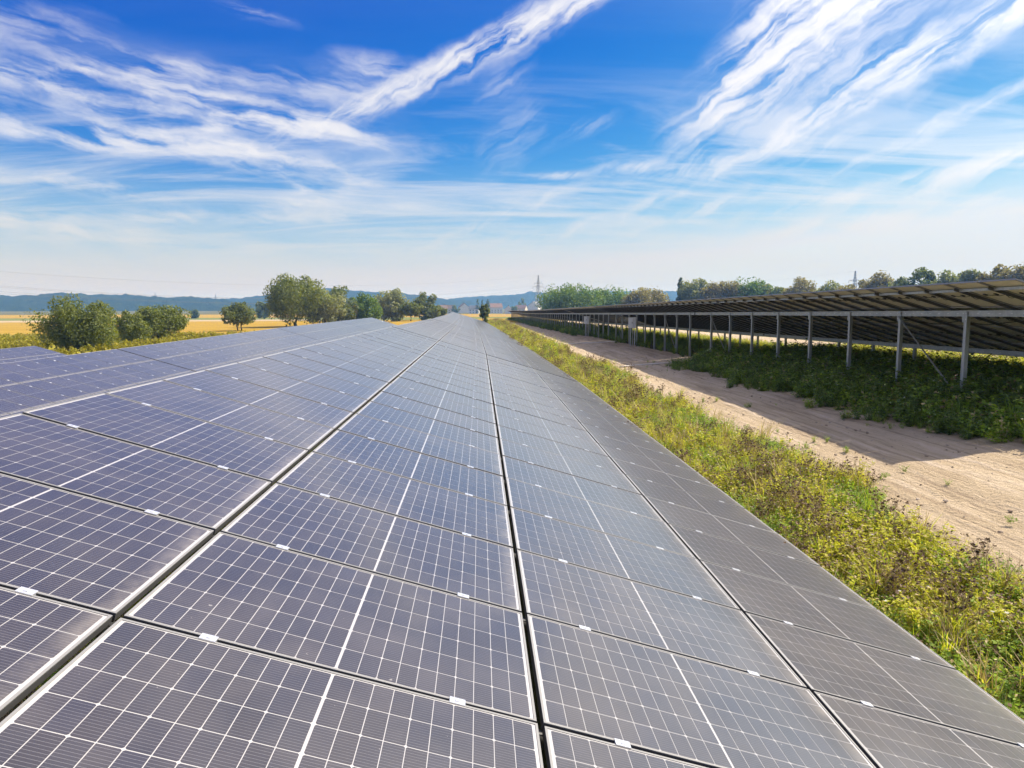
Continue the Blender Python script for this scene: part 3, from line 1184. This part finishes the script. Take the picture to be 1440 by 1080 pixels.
tree_at('low_tree', 'low dark bush at the right end of the orchard group', 613, 430, 24, 290, 'leaf_dark', .08, 22, 1, 16, 90)
tree_at('far_tree', 'small distant round tree on the golden field behind the lone orchard tree', 371, 425, 24, 480, 'leaf_dark', .12, 23, 1, 22, 70)
tree_at('far_bush', 'tiny dark bush alone on the far tan field', 274, 436, 11, 560, 'leaf_dark', .05, 24, 1, 10, 50)
tree_at('round_bush', 'lone round bush at the far end of the central solar row', 681, 428, 18, 168, 'leaf_olive', .04, 25, 2, 24, 110, group=None, cat='bush', leaf=.16, wid=.95)

G_R = 'hedgerow trees behind the raised tables'
RT = [  # name, label, px, top, width, distance, material, z0f, topy
    ('broad_green_tree', 'broad bright green tree just right of the nearer pylon', 801, 401, 46, 330, 'leaf_green', .1, 0),
    ('hedge_tree', 'lower pale tree touching the broad bright green one', 832, 411, 26, 345, 'leaf_green', .1, 0),
    ('hedge_tree', 'round green tree halfway between the broad green tree and the brown one', 858, 406, 38, 350, 'leaf_green', .1, 0),
    ('autumn_tree', 'rusty brown tree standing alone left of the poplars', 907, 407, 36, 330, 'leaf_brown', .1, 0),
    ('hedge_shrub', 'low pale shrub between the round green tree and the brown tree', 881, 417, 24, 360, 'leaf_pale', .06, 0),
    ('poplar_tree', 'slender pointed poplar, the taller of the pair', 957, 392, 9, 335, 'leaf_dark', .06, .55),
    ('poplar_tree', 'slightly shorter poplar right beside the pointed one', 966, 398, 10, 338, 'leaf_dark', .06, .5),
    ('hedge_tree', 'greyish tree just right of the poplars', 978, 394, 26, 330, 'leaf_pale', .1, 0),
    ('hedge_tree', 'first of two brownish trees right of the poplars', 1003, 399, 32, 325, 'leaf_brown', .1, 0),
    ('hedge_tree', 'second of two brownish trees right of the poplars', 1027, 397, 32, 322, 'leaf_brown', .1, 0),
    ('hedge_tree', 'fresh green leafy tree in the middle of the hedgerow', 1058, 394, 36, 318, 'leaf_green', .1, 0),
    ('hedge_tree', 'yellowish tree right beside the fresh green leafy one', 1080, 402, 28, 315, 'leaf_pale', .1, 0),
    ('hedge_shrub', 'low dark shrub below the yellowish hedgerow tree', 1098, 406, 28, 312, 'leaf_dark', .06, 0),
    ('hedge_tree', 'domed brown tree left of the farther pylon', 1131, 393, 34, 300, 'leaf_brown', .1, 0),
    ('hedge_tree', 'grey green tree directly left of the farther pylon', 1168, 399, 34, 292, 'leaf_pale', .1, 0),
    ('hedge_shrub', 'low brownish bush under the farther pylon', 1198, 403, 34, 285, 'leaf_brown', .06, 0),
    ('autumn_tree', 'brownish domed tree just right of the farther pylon', 1238, 386, 38, 270, 'leaf_brown', .1, 0),
    ('hedge_shrub', 'pale low tree left of the airy tree', 1265, 394, 26, 262, 'leaf_pale', .06, 0),
    ('airy_tree', 'airy tree with sky showing through, right of the farther pylon', 1294, 379, 38, 250, 'leaf_dark', .1, 0),
    ('dark_tree', 'small dark tree close behind the airy tree', 1311, 386, 20, 256, 'leaf_dark', .1, .2),
    ('hedge_tree', 'pale feathery tree right of the airy tree', 1340, 384, 38, 240, 'leaf_pale', .1, 0),
    ('hedge_tree', 'second pale feathery tree, next to the big brown ones', 1372, 382, 34, 232, 'leaf_pale', .1, 0),
    ('autumn_tree', 'big brown tree left of the one in the right corner', 1405, 376, 44, 222, 'leaf_brown', .1, 0),
    ('autumn_tree', 'brown tree at the right edge above the panels', 1440, 373, 46, 214, 'leaf_brown', .1, 0)]
for k, (nm, lb, px, top, w, d, m, z0f, ty) in enumerate(RT):
    tree_at(nm, lb, px, top, w, d, m, .03, 60 + k, 1, 44 if 'airy' in nm else 60, 120, G_R, lump=.15 if 'airy' in nm else .22, topy=ty, leaf=.50, wid=1.2 if ty else 1.95)

# ------------------------------------------------------------------ hills, village, pylons


def hill(name, label, prof, D, deep, seed):
    """a wooded ridge: skyline bearings prof at distance D, sloping to the plain in front and behind"""
    xs_px = np.arange(prof[0][0], prof[-1][0] + 1, 3.0)
    ys_px = np.interp(xs_px, [p[0] for p in prof], [p[1] for p in prof])
    rows = 26
    V = []
    for j in range(rows):
        t = j / (rows - 1)
        sft = (t - .62) * deep
        h = math.sin(math.pi * min(1, t / .62) / 2) ** 1.3 if t < .62 else math.cos(math.pi * (t - .62) / .38 / 2)
        for x, y in zip(xs_px, ys_px):
            p = at(x, y, D)
            wx, wy = p.x * (1 + sft / D), D + sft
            top = p.z - (-10.2 + CAMZ)
            z = -11 + CAMZ + h * (top + .8)
            bmp = (hash_noise(wx, wy, .012, seed) - .5) * 12 * h + (hash_noise(wx, wy, .05, seed + 1) - .35) * 5.5 * min(1, h * 3) + (hash_noise(wx, wy, .11, seed + 2) - .4) * 4.0 * min(1, h * 3)
            V.append((wx, wy, z + float(bmp)))
    nx = len(xs_px)
    i = np.arange((rows - 1) * nx).reshape(rows - 1, nx)[:, :-1].ravel()
    f = np.stack([i, i + 1, i + 1 + nx, i + nx], -1)
    o = link(name, raw_mesh(name, V, f, 'forest', smooth=False))
    tag(o, label, 'hill', kind='structure')


hill('far_hills', 'faint blue wooded ridge on the horizon behind the village', [(-200, 421), (300, 423), (430, 419), (560, 421), (600, 424), (640, 420), (700, 416), (745, 411.5), (790, 413), (850, 411), (950, 411.5), (1050, 413), (1250, 416), (1640, 412)], 2900, 700, 31)
hill('middle_hills', 'blue green wooded hill behind the orchard trees', [(250, 432), (310, 426), (350, 421), (400, 414), (450, 408.5), (475, 407), (500, 409.5), (560, 413), (590, 416.5), (620, 421), (650, 425), (680, 430)], 2400, 600, 41)
hill('near_hills', 'long wooded hill along the left horizon', [(-420, 412), (-100, 415), (0, 416), (75, 413.5), (130, 415.5), (180, 416), (230, 420), (270, 419.5), (300, 422), (330, 426), (365, 430)], 1950, 600, 51)


def house(label, px, py_base, wpx, hpx, d, wall, roof, gable, chimney=True):
    p = at(px, py_base, d)
    w = wpx / 965 * d
    h = hpx / 965 * d
    x, y = p.x, d
    g = gz(x, y)
    root = bpy.data.objects.new('house', None)
    COL.objects.link(root)
    root.location = (x, y, g - .2)
    root.rotation_euler = (0, 0, gable)
    tag(root, label, 'house', 'village houses on the horizon')
    wl, dp, rh = h * .62, w * .75, h * .42
    b = MB()
    b.box((-w / 2, -dp / 2, 0), (w / 2, dp / 2, wl))
    for s in (-1, 1):
        b.face([(s * w / 2, -dp / 2, wl), (s * w / 2, dp / 2, wl), (s * w / 2, 0, wl + rh - .1)][::s])
    b.build('wall', [wall], root)
    r = MB()
    ov = .5
    for s in (-1, 1):
        lo = Vector((0, s * (dp / 2 + ov), wl - ov * rh / (dp / 2)))
        hi = Vector((0, 0, wl + rh))
        for (aa, bb, zz) in ((lo, hi, .0), (lo, hi, .25)):
            r.face([(-w / 2 - ov, aa.y, aa.z + zz), (w / 2 + ov, aa.y, aa.z + zz), (w / 2 + ov, bb.y, bb.z + zz), (-w / 2 - ov, bb.y, bb.z + zz)])
    rf = r.build('roof', [roof], root)
    if chimney:
        c = MB()
        c.box((w * .18, -.4, wl + rh * .6), (w * .18 + .8, .4, wl + rh + 1.1))
        c.build('chimney', ['roof_brown'], rf)
    n = max(2, int(w / 4))
    for fl in range(2 if wl > 4.5 else 1):
        for i in range(n):
            xc = -w / 2 + (i + .5) * w / n
            z0 = .9 + fl * 2.7
            q = MB()
            q.box((xc - .65, -dp / 2 - .06, z0), (xc + .65, -dp / 2 + .05, z0 + 1.4))
            q.build('window', ['window_glass'], root)
    return root


HS = [('grey roofed house beside the orchard trees, leftmost in the village', 622, 13, 12, 'plaster_grey', 'roof_brown', .3),
      ('cream house with brown roof in front of the orchard end', 633, 14, 11, 'plaster_cream', 'roof_brown', -.2),
      ('broad pale house with reddish roof just left of the round bush', 652, 17, 13, 'plaster_white', 'roof_brown', 1.75),
      ('small white house squeezed beside the round bush', 667, 13, 11, 'plaster_white', 'roof_grey', -.3),
      ('long red roofed house right of the round bush', 697, 17, 13, 'plaster_white', 'roof_red', .2),
      ('white house with dark windows in the middle of the village', 715, 14, 11, 'plaster_white', 'roof_grey', 1.5),
      ('white house with red roof, next to the big grey barn', 733, 15, 11, 'plaster_cream', 'roof_red', -.4),
      ('big grey roofed house nearest to the raised solar row', 752, 20, 15, 'plaster_white', 'roof_grey', 1.2),
      ('low white house half hidden by the raised solar row', 772, 14, 11, 'plaster_white', 'roof_brown', 1.4),
      ('small cream house farthest back among the village conifers', 683, 11, 10, 'plaster_cream', 'roof_brown', .5)]
for i, (lb, px, w, h, wa, ro, ga) in enumerate(HS):
    house(lb, px, 438, w, h, 900 + 35 * ((i * 7) % 5), wa, ro, ga)
VT = [('conifer', 'pointed dark conifer left of the round bush', 672, 421, 5, 930, 'leaf_dark', .8),
      ('conifer', 'pointed dark conifer just right of the round bush', 678, 422, 5, 940, 'leaf_dark', .8),
      ('conifer', 'dark conifer between the round bush and the red roofed house', 686, 421, 6, 930, 'leaf_dark', .8),
      ('village_tree', 'rounded tree rising behind the village houses', 734, 419, 13, 1000, 'leaf_olive', 0),
      ('village_tree', 'small dark tree at the corner of the grey roofed house', 768, 422, 16, 880, 'leaf_dark', 0),
      ('village_tree', 'low tree at the left end of the village', 641, 429, 10, 890, 'leaf_dark', 0),
      ('village_tree', 'olive bush in front of the white house with dark windows', 722, 431, 9, 880, 'leaf_olive', 0)]
for k, (nm, lb, px, top, w, d, m, ty) in enumerate(VT):
    tree_at(nm, lb, px, top, w, d, m, .08, 120 + k, 1, 14, 60, 'trees among the village houses', topy=ty, leaf=.7)


def pylon(label, px, top, d, H, rz):
    p = at(px, top, d)
    x, y = p.x, d
    root = bpy.data.objects.new('power_pylon', None)
    COL.objects.link(root)
    root.location = (x, y, p.z - H)
    root.rotation_euler = (0, 0, rz)
    tag(root, label, 'pylon', 'lattice pylons of the power line')
    b = MB()
    hw = lambda z: 3.1 * (1 - z / H) ** 1.25 + .35
    t = .16 + d * .00012
    zs = [H * q for q in (0, .16, .30, .42, .53, .62, .70, .78, .86, .93, 1)]
    for i in range(len(zs) - 1):
        a, c = hw(zs[i]), hw(zs[i + 1])
        for sx, sy in ((-1, -1), (1, -1), (1, 1), (-1, 1)):
            b.bar((sx * a, sy * a, zs[i]), (sx * c, sy * c, zs[i + 1]), t * 1.3)
            nx, ny = (-sy, sx)
            b.bar((sx * a, sy * a, zs[i]), (nx * c, ny * c, zs[i + 1]), t * .8)
            b.bar((nx * a, ny * a, zs[i]), (sx * c, sy * c, zs[i + 1]), t * .8)
    b.build('tower', ['pylon_steel'], root)
    arms = []
    for z, L in ((H * .62, 8.6), (H * .74, 6.2)):
        q = MB()
        for s in (-1, 1):
            q.bar((0, .5, z), (s * L, 0, z + .1), t * 1.1)
            q.bar((0, -.5, z), (s * L, 0, z + .1), t * 1.1)
            q.bar((0, 0, z + 1.7), (s * L, 0, z + .2), t)
            for f in (.3, .55, .8):
                q.bar((s * L * f, 0, z), (s * L * f, 0, z + 1.7 * (1 - f) + .2), t * .8)
        q.build('crossarm', ['pylon_steel'], root)
        arms.append((L, z))
    for L, z in arms:
        for s in (-1, 1):
            q = MB()
            q.tube([(s * L, 0, z), (s * L, 0, z - 1.8)], [.16, .16], 6)
            q.build('insulator', ['black_plastic'], root)
    R = Matrix.Rotation(rz, 3, 'Z')
    return [root.location + R @ Vector((s * L, 0, z - 1.8)) for L, z in arms for s in (-1, 1)] + [root.location + Vector((0, 0, H))]


pa = pylon('lattice power pylon rising above the village, left of the broad green tree', 757, 387, 820, 37, math.radians(35))
pb = pylon('lattice power pylon with wide arms above the hedgerow trees on the right', 1203, 381, 640, 36, math.radians(5))
pylon('tiny lattice pylon on top of the blue hill behind the orchard', 515, 407.5, 2380, 42, .4)
pylon('tiny lattice pylon on the skyline of the left wooded hill', 218, 411, 1940, 38, .2)
pylon('second tiny lattice pylon, right of the other on the left hill', 303, 413, 1940, 38, .2)
# the pylon before the nearer one stands out of view to the left
pv = at(-330, 352, 420)
hooks = [Vector((pv.x + o, pv.y + o * .3, pv.z - dz)) for o, dz in ((-8.6, 13), (8.6, 13), (-6.2, 9), (6.2, 9), (0, 0))]
WL = ['outer lower', 'inner lower', 'outer upper', 'inner upper', 'topmost earth']


def wire(label, a, c, sag, r, group):
    b = MB()
    pts = []
    for i in range(41):
        t = i / 40
        p = a.lerp(c, t)
        p.z -= 4 * sag * t * (1 - t)
        pts.append(p)
    b.tube(pts, [r] * 41, 4, cap=False)
    tag(b.build('power_cable', ['cable_grey']), label, 'cable', group)


for k in range(5):
    wire('%s power cable sagging across the sky from the village pylon to the left' % WL[k], hooks[k], pa[k], 17.5 - (1.5 if k == 4 else 0), .05, 'power cables left of the village pylon')
for k in range(5):
    wire('%s power cable hung between the village pylon and the hedgerow pylon' % WL[k], pa[k], pb[k], 12, .04, 'power cables between the two pylons')

# ------------------------------------------------------------------ weeds, crop and stones (scattered plants)


def leaf_quads(b, p, d, L, w, mi, droop=0.0, r=random):
    """one folded leaf from p along d"""
    d = Vector(d).normalized()
    s = d.cross(Vector((r.uniform(-.4, .4), r.uniform(-.4, .4), 1))).normalized() * w / 2
    m = p + d * L * .5
    e = p + d * L + Vector((0, 0, -droop * L))
    b.face([p, m - s, e, m + s], mi)


def leafy(seed, h, spread_, nst, nl, ls, mats, heads=0.0, flower=0.0):
    r = random.Random(seed)
    b = MB()
    for s in range(nst):
        a = r.uniform(0, 6.28)
        lean = r.uniform(.1, 1.0) * spread_
        base = Vector((r.uniform(-.06, .06), r.uniform(-.06, .06), -.02))
        tip = base + Vector((math.cos(a) * lean, math.sin(a) * lean, h * r.uniform(.55, 1.1)))
        q = Vector((-math.sin(a), math.cos(a), 0)) * .004
        b.face([base - q, base + q, tip + q * .4, tip - q * .4], 1 if r.random() < .5 else 0)
        for k in range(nl):
            t = r.uniform(.12, 1)
            p = base.lerp(tip, t)
            aa = r.uniform(0, 6.28)
            dd = Vector((math.cos(aa), math.sin(aa), r.uniform(-.25, .9)))
            L = ls * r.uniform(.6, 1.4)
            leaf_quads(b, p, dd, L, L * r.uniform(.42, .7), 0 if r.random() < .86 else 1, r.uniform(0, .5), r)
        if r.random() < heads:
            for k in range(5):
                aa = r.uniform(0, 6.28)
                p = tip + Vector((math.cos(aa), math.sin(aa), r.uniform(-.3, .9))) * .022
                leaf_quads(b, p, (math.cos(aa), math.sin(aa), .6), .030, .024, 2, 0, r)
        elif r.random() < flower:
            for k in range(5):
                aa = k * 1.257
                leaf_quads(b, tip, (math.cos(aa), math.sin(aa), .25), .017, .014, 3, 0, r)
    return b.mesh('plant', mats)


def umbel(seed, h, nst):
    r = random.Random(seed)
    b = MB()
    for s in range(nst):
        a = r.uniform(0, 6.28)
        base = Vector((r.uniform(-.05, .05), r.uniform(-.05, .05), -.02))
        tip = base + Vector((math.cos(a), math.sin(a), 0)) * r.uniform(.02, .22) + Vector((0, 0, h * r.uniform(.7, 1.15)))
        b.tube([base, base.lerp(tip, .5) + Vector((r.uniform(-.02, .02), r.uniform(-.02, .02), 0)), tip], [.0035, .003, .002], 3, 1, False)
        for k in range(r.randint(3, 6)):
            aa = r.uniform(0, 6.28)
            t = r.uniform(.55, .95)
            p = base.lerp(tip, t)
            e = p + Vector((math.cos(aa) * .07, math.sin(aa) * .07, .09))
            b.tube([p, e], [.002, .0015], 3, 1, False)
            for q in range(4):
                ab = r.uniform(0, 6.28)
                leaf_quads(b, e, (math.cos(ab), math.sin(ab), r.uniform(0, 1.2)), .026, .022, 2, 0, r)
        for q in range(7):
            ab = r.uniform(0, 6.28)
            leaf_quads(b, tip, (math.cos(ab), math.sin(ab), r.uniform(.1, 1.2)), .032, .024, 2, 0, r)
    return b.mesh('plant', ['weed_yellow', 'dry_straw', 'seed_head'])


def tuft(seed, h, n, mats):
    r = random.Random(seed)
    b = MB()
    for k in range(n):
        a = r.uniform(0, 6.28)
        q = Vector((-math.sin(a), math.cos(a), 0)) * .005
        p0 = Vector((r.uniform(-.06, .06), r.uniform(-.06, .06), -.02))
        hh = h * r.uniform(.5, 1.2)
        ln = r.uniform(.15, .55) * hh
        dr = Vector((math.cos(a), math.sin(a), 0))
        p1 = p0 + dr * ln * .35 + Vector((0, 0, hh * .65))
        p2 = p0 + dr * ln * 1.2 + Vector((0, 0, hh))
        mi = 0 if r.random() < .6 else 1
        b.face([p0 - q, p0 + q, p1 + q * .8, p1 - q * .8], mi)
        b.face([p1 - q * .8, p1 + q * .8, p2], mi)
    return b.mesh('plant', mats)


WY = ['weed_yellow', 'dry_straw', 'seed_head', 'white_flower']
WG = ['weed_green', 'dry_straw', 'seed_head', 'white_flower']
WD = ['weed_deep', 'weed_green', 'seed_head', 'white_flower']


def plant_collection(name, meshes):
    c = bpy.data.collections.new(name)
    for i, m in enumerate(meshes):
        o = bpy.data.objects.new('%s_%02d' % (name, i), m)
        c.objects.link(o)
    return c


VERGE = plant_collection('verge_plants', (
    [leafy(200 + k, .36, .24, 13, 20, .038, WY, .22, .05) for k in range(4)] +
    [leafy(210 + k, .32, .24, 13, 20, .038, WG, .08, .05) for k in range(3)] +
    [umbel(220 + k, .50, 7) for k in range(3)] +
    [tuft(230 + k, .48, 44, ['dry_straw', 'weed_yellow']) for k in range(2)] +
    [tuft(240, .40, 46, ['weed_green', 'weed_yellow'])]))
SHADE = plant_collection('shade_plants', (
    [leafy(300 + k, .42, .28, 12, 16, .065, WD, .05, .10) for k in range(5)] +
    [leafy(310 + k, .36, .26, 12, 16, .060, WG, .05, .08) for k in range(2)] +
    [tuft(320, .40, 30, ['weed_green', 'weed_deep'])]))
CROP = plant_collection('crop_plants', [leafy(400 + k, .9, .30, 9, 9, .26, ['crop_leaf', 'weed_yellow', 'seed_head', 'white_flower'], 0, 0) for k in range(4)])
b = MB()
r = random.Random(5)
ico = [Vector((math.cos(a) * c, math.sin(a) * c, z)) for z, c, n in ((-.5, .6, 5), (0, 1, 5), (.45, .65, 5)) for a in [6.28 * k / n + z for k in range(n)]]
b.v = [tuple(p * r.uniform(.8, 1.2)) for p in ico]
for i in range(2):
    for k in range(5):
        b.f.append((i * 5 + k, i * 5 + (k + 1) % 5, i * 5 + 5 + (k + 1) % 5, i * 5 + 5 + k))
        b.m.append(0)
b.f += [(10, 11, 12, 13, 14), (4, 3, 2, 1, 0)]
b.m += [0, 0]
STONES = plant_collection('stones', [b.mesh('stone', ['pebble'])])


def scatter(name, label, cat, pts, idx, scl, coll, seed, sink=0.0):
    R = np.random.default_rng(seed)
    n = len(pts)
    me = bpy.data.meshes.new(name)
    me.vertices.add(n)
    z = ground_z(pts[:, 0], pts[:, 1]) - sink
    me.vertices.foreach_set('co', np.column_stack([pts, z]).astype(np.float32).ravel())
    a = me.attributes.new('idx', 'INT', 'POINT')
    a.data.foreach_set('value', np.asarray(idx, dtype=np.int32))
    a = me.attributes.new('rot', 'FLOAT_VECTOR', 'POINT')
    rot = np.column_stack([R.uniform(-.18, .18, n), R.uniform(-.18, .18, n), R.uniform(0, 6.28, n)])
    a.data.foreach_set('vector', rot.astype(np.float32).ravel())
    a = me.attributes.new('scl', 'FLOAT', 'POINT')
    a.data.foreach_set('value', np.asarray(scl, dtype=np.float32))
    o = link(name, me)
    t = bpy.data.node_groups.new(name, 'GeometryNodeTree')
    t.interface.new_socket('Geometry', in_out='INPUT', socket_type='NodeSocketGeometry')
    t.interface.new_socket('Geometry', in_out='OUTPUT', socket_type='NodeSocketGeometry')
    gi, go = t.nodes.new('NodeGroupInput'), t.nodes.new('NodeGroupOutput')
    ci = t.nodes.new('GeometryNodeCollectionInfo')
    ci.inputs['Collection'].default_value = coll
    ci.inputs['Separate Children'].default_value = True
    ci.inputs['Reset Children'].default_value = True
    ip = t.nodes.new('GeometryNodeInstanceOnPoints')
    ip.inputs['Pick Instance'].default_value = True

    def attr(nm, ty):
        q = t.nodes.new('GeometryNodeInputNamedAttribute')
        q.data_type = ty
        q.inputs['Name'].default_value = nm
        return q.outputs['Attribute']
    t.links.new(gi.outputs[0], ip.inputs['Points'])
    t.links.new(ci.outputs[0], ip.inputs['Instance'])
    t.links.new(attr('idx', 'INT'), ip.inputs['Instance Index'])
    t.links.new(attr('rot', 'FLOAT_VECTOR'), ip.inputs['Rotation'])
    t.links.new(attr('scl', 'FLOAT'), ip.inputs['Scale'])
    t.links.new(ip.outputs[0], go.inputs[0])
    md = o.modifiers.new('scatter', 'NODES')
    md.node_group = t
    tag(o, label, cat, kind='stuff')
    return o


def band(R, n, x0, x1, ya, yb, power=1.0):
    x = R.uniform(x0, x1, n)
    y = ya + (yb - ya) * R.uniform(0, 1, n) ** power
    return np.column_stack([x, y])


R = np.random.default_rng(9)
# verge between the foreground table and the track
p = np.concatenate([band(R, 4200, 2.6, 7.0, 0, 14), band(R, 4400, 2.6, 7.0, 14, 45), band(R, 3600, 2.4, 6.9, 45, 180)])
edge = 6.15 + 1.0 * (hash_noise(p[:, 1], p[:, 1] * 0, .5, 3) - .5) + .9 * (hash_noise(p[:, 1], p[:, 1] * 0, 1.7, 4) - .5)
p = p[p[:, 0] < edge + near_shift(100) * 0]
n = len(p)
pat = hash_noise(p[:, 0], p[:, 1], .9, 12) + R.uniform(-.3, .3, n)
idx = np.where(pat < .42, R.integers(0, 4, n), R.integers(4, 7, n))
pick = R.uniform(0, 1, n)
idx = np.where(pick < .045, R.integers(7, 10, n), np.where(pick > .90, R.integers(10, 13, n), idx))
scl = R.uniform(.65, 1.35, n) * np.where(p[:, 1] > 45, 1.7, np.where(p[:, 1] > 14, 1.15, 1.0))
scatter('verge_weeds', 'sunlit yellow green weeds with brown seed heads beside the foreground panels', 'weeds', p, idx, scl, VERGE, 1)
# weeds below the raised tables
p = np.concatenate([band(R, 3800, 9.0, 16.6, 4, 34), band(R, 800, 11.4, 16.6, 34, 75), band(R, 3000, 10.6, 16.6, 75, 280)])
edge = np.interp(p[:, 1], [0, 12, 16, 22, 34, 36, 74, 80], [10.6, 10.3, 9.9, 9.5, 9.3, 11.8, 11.8, 10.8]) + 1.5 * (hash_noise(p[:, 1], p[:, 0] * 0, .6, 6) - .5) + 1.0 * (hash_noise(p[:, 1], p[:, 0] * 0, 2.1, 6) - .5)
p = p[p[:, 0] > edge]
n = len(p)
scl = R.uniform(.55, 1.75, n) * np.where(p[:, 1] > 75, 1.2, np.where(p[:, 1] > 34, .7, 1.05)) * np.clip(.55 + (p[:, 0] - 9.3) * .35, .5, 1.15)
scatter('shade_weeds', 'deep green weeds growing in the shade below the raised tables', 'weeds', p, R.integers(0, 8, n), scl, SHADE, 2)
p = np.concatenate([band(R, 2600, 16.0, 19.2, 4, 34), band(R, 1300, 16.6, 18.9, 34, 90), band(R, 900, 16.6, 18.9, 90, 280), band(R, 900, 23.5, 40, 5, 120)])
n = len(p)
scatter('sunny_weeds', 'bright yellow green weeds in the sun behind the raised tables', 'weeds', p, R.integers(0, 7, n), R.uniform(.8, 1.6, n) * np.where(p[:, 1] < 34, 1.2, .7), VERGE, 3)
# rough grass in the alley between the central and the left row
p = np.concatenate([band(R, 2600, -11, -2.6, 0, 40), band(R, 2000, -11, -2.6, 40, 150)])
n = len(p)
scatter('alley_weeds', 'rough weeds in the alley between the central and left rows', 'weeds', p, R.integers(0, 13, n), R.uniform(.7, 1.3, n) * np.where(p[:, 1] > 40, 1.5, 1.0), VERGE, 7)
# strays on the track
p = np.concatenate([band(R, 150, 6.2, 10.5, 4, 40), band(R, 90, 9.3, 10.8, 6, 24)])
n = len(p)
keep = hash_noise(p[:, 0], p[:, 1], .8, 21) > .5
p = p[keep]
n = len(p)
scatter('track_weeds', 'small stray weeds scattered on the dirt track', 'weeds', p, R.integers(4, 8, n) % 8, R.uniform(.18, .5, n), SHADE, 4, -.05)
p = band(R, 1900, 5.9, 11.5, 4, 45, 1.4)
n = len(p)
scatter('track_stones', 'small loose stones and clods on the dirt track', 'stones', p, np.zeros(n), .006 + .035 * R.uniform(0, 1, n) ** 4, STONES, 5, -.05)
# yellow green crop beyond the left rows
field('crop_field', (-420, -36), 70, 149, 'yellow_crop', .06, 'yellow green crop strip behind the left solar rows')
p = np.column_stack([R.uniform(-260, -36, 9000), R.uniform(72, 152, 9000)])
n = len(p)
scatter('crop_plants', 'leafy yellow green crop growing between the solar rows and the orchard', 'crop', p, R.integers(0, 4, n), R.uniform(.6, 1.2, n), CROP, 6)

# ------------------------------------------------------------------ haze
b = MB()
b.box((-4400, -1700, -11 + CAMZ - 2.5), (4400, 5700, 84))
hz = b.build('haze', ['plaster_white'])
hm = bpy.data.materials.new('haze')
hm.use_nodes = True
t = hm.node_tree
for nd in list(t.nodes):
    if nd.type == 'BSDF_PRINCIPLED':
        t.nodes.remove(nd)
pv_ = t.nodes.new('ShaderNodeVolumePrincipled')
pv_.inputs['Color'].default_value = (.20, .48, 1.0, 1)
pv_.inputs['Absorption Color'].default_value = (1, 1, 1, 1)
pv_.inputs['Density'].default_value = .00024
pv_.inputs['Anisotropy'].default_value = .25
t.links.new(pv_.outputs[0], t.nodes['Material Output'].inputs['Volume'])
hz.data.materials.clear()
hz.data.materials.append(hm)
hz.visible_shadow = True
tag(hz, 'thin summer haze that turns the far hills blue', 'haze', kind='stuff')
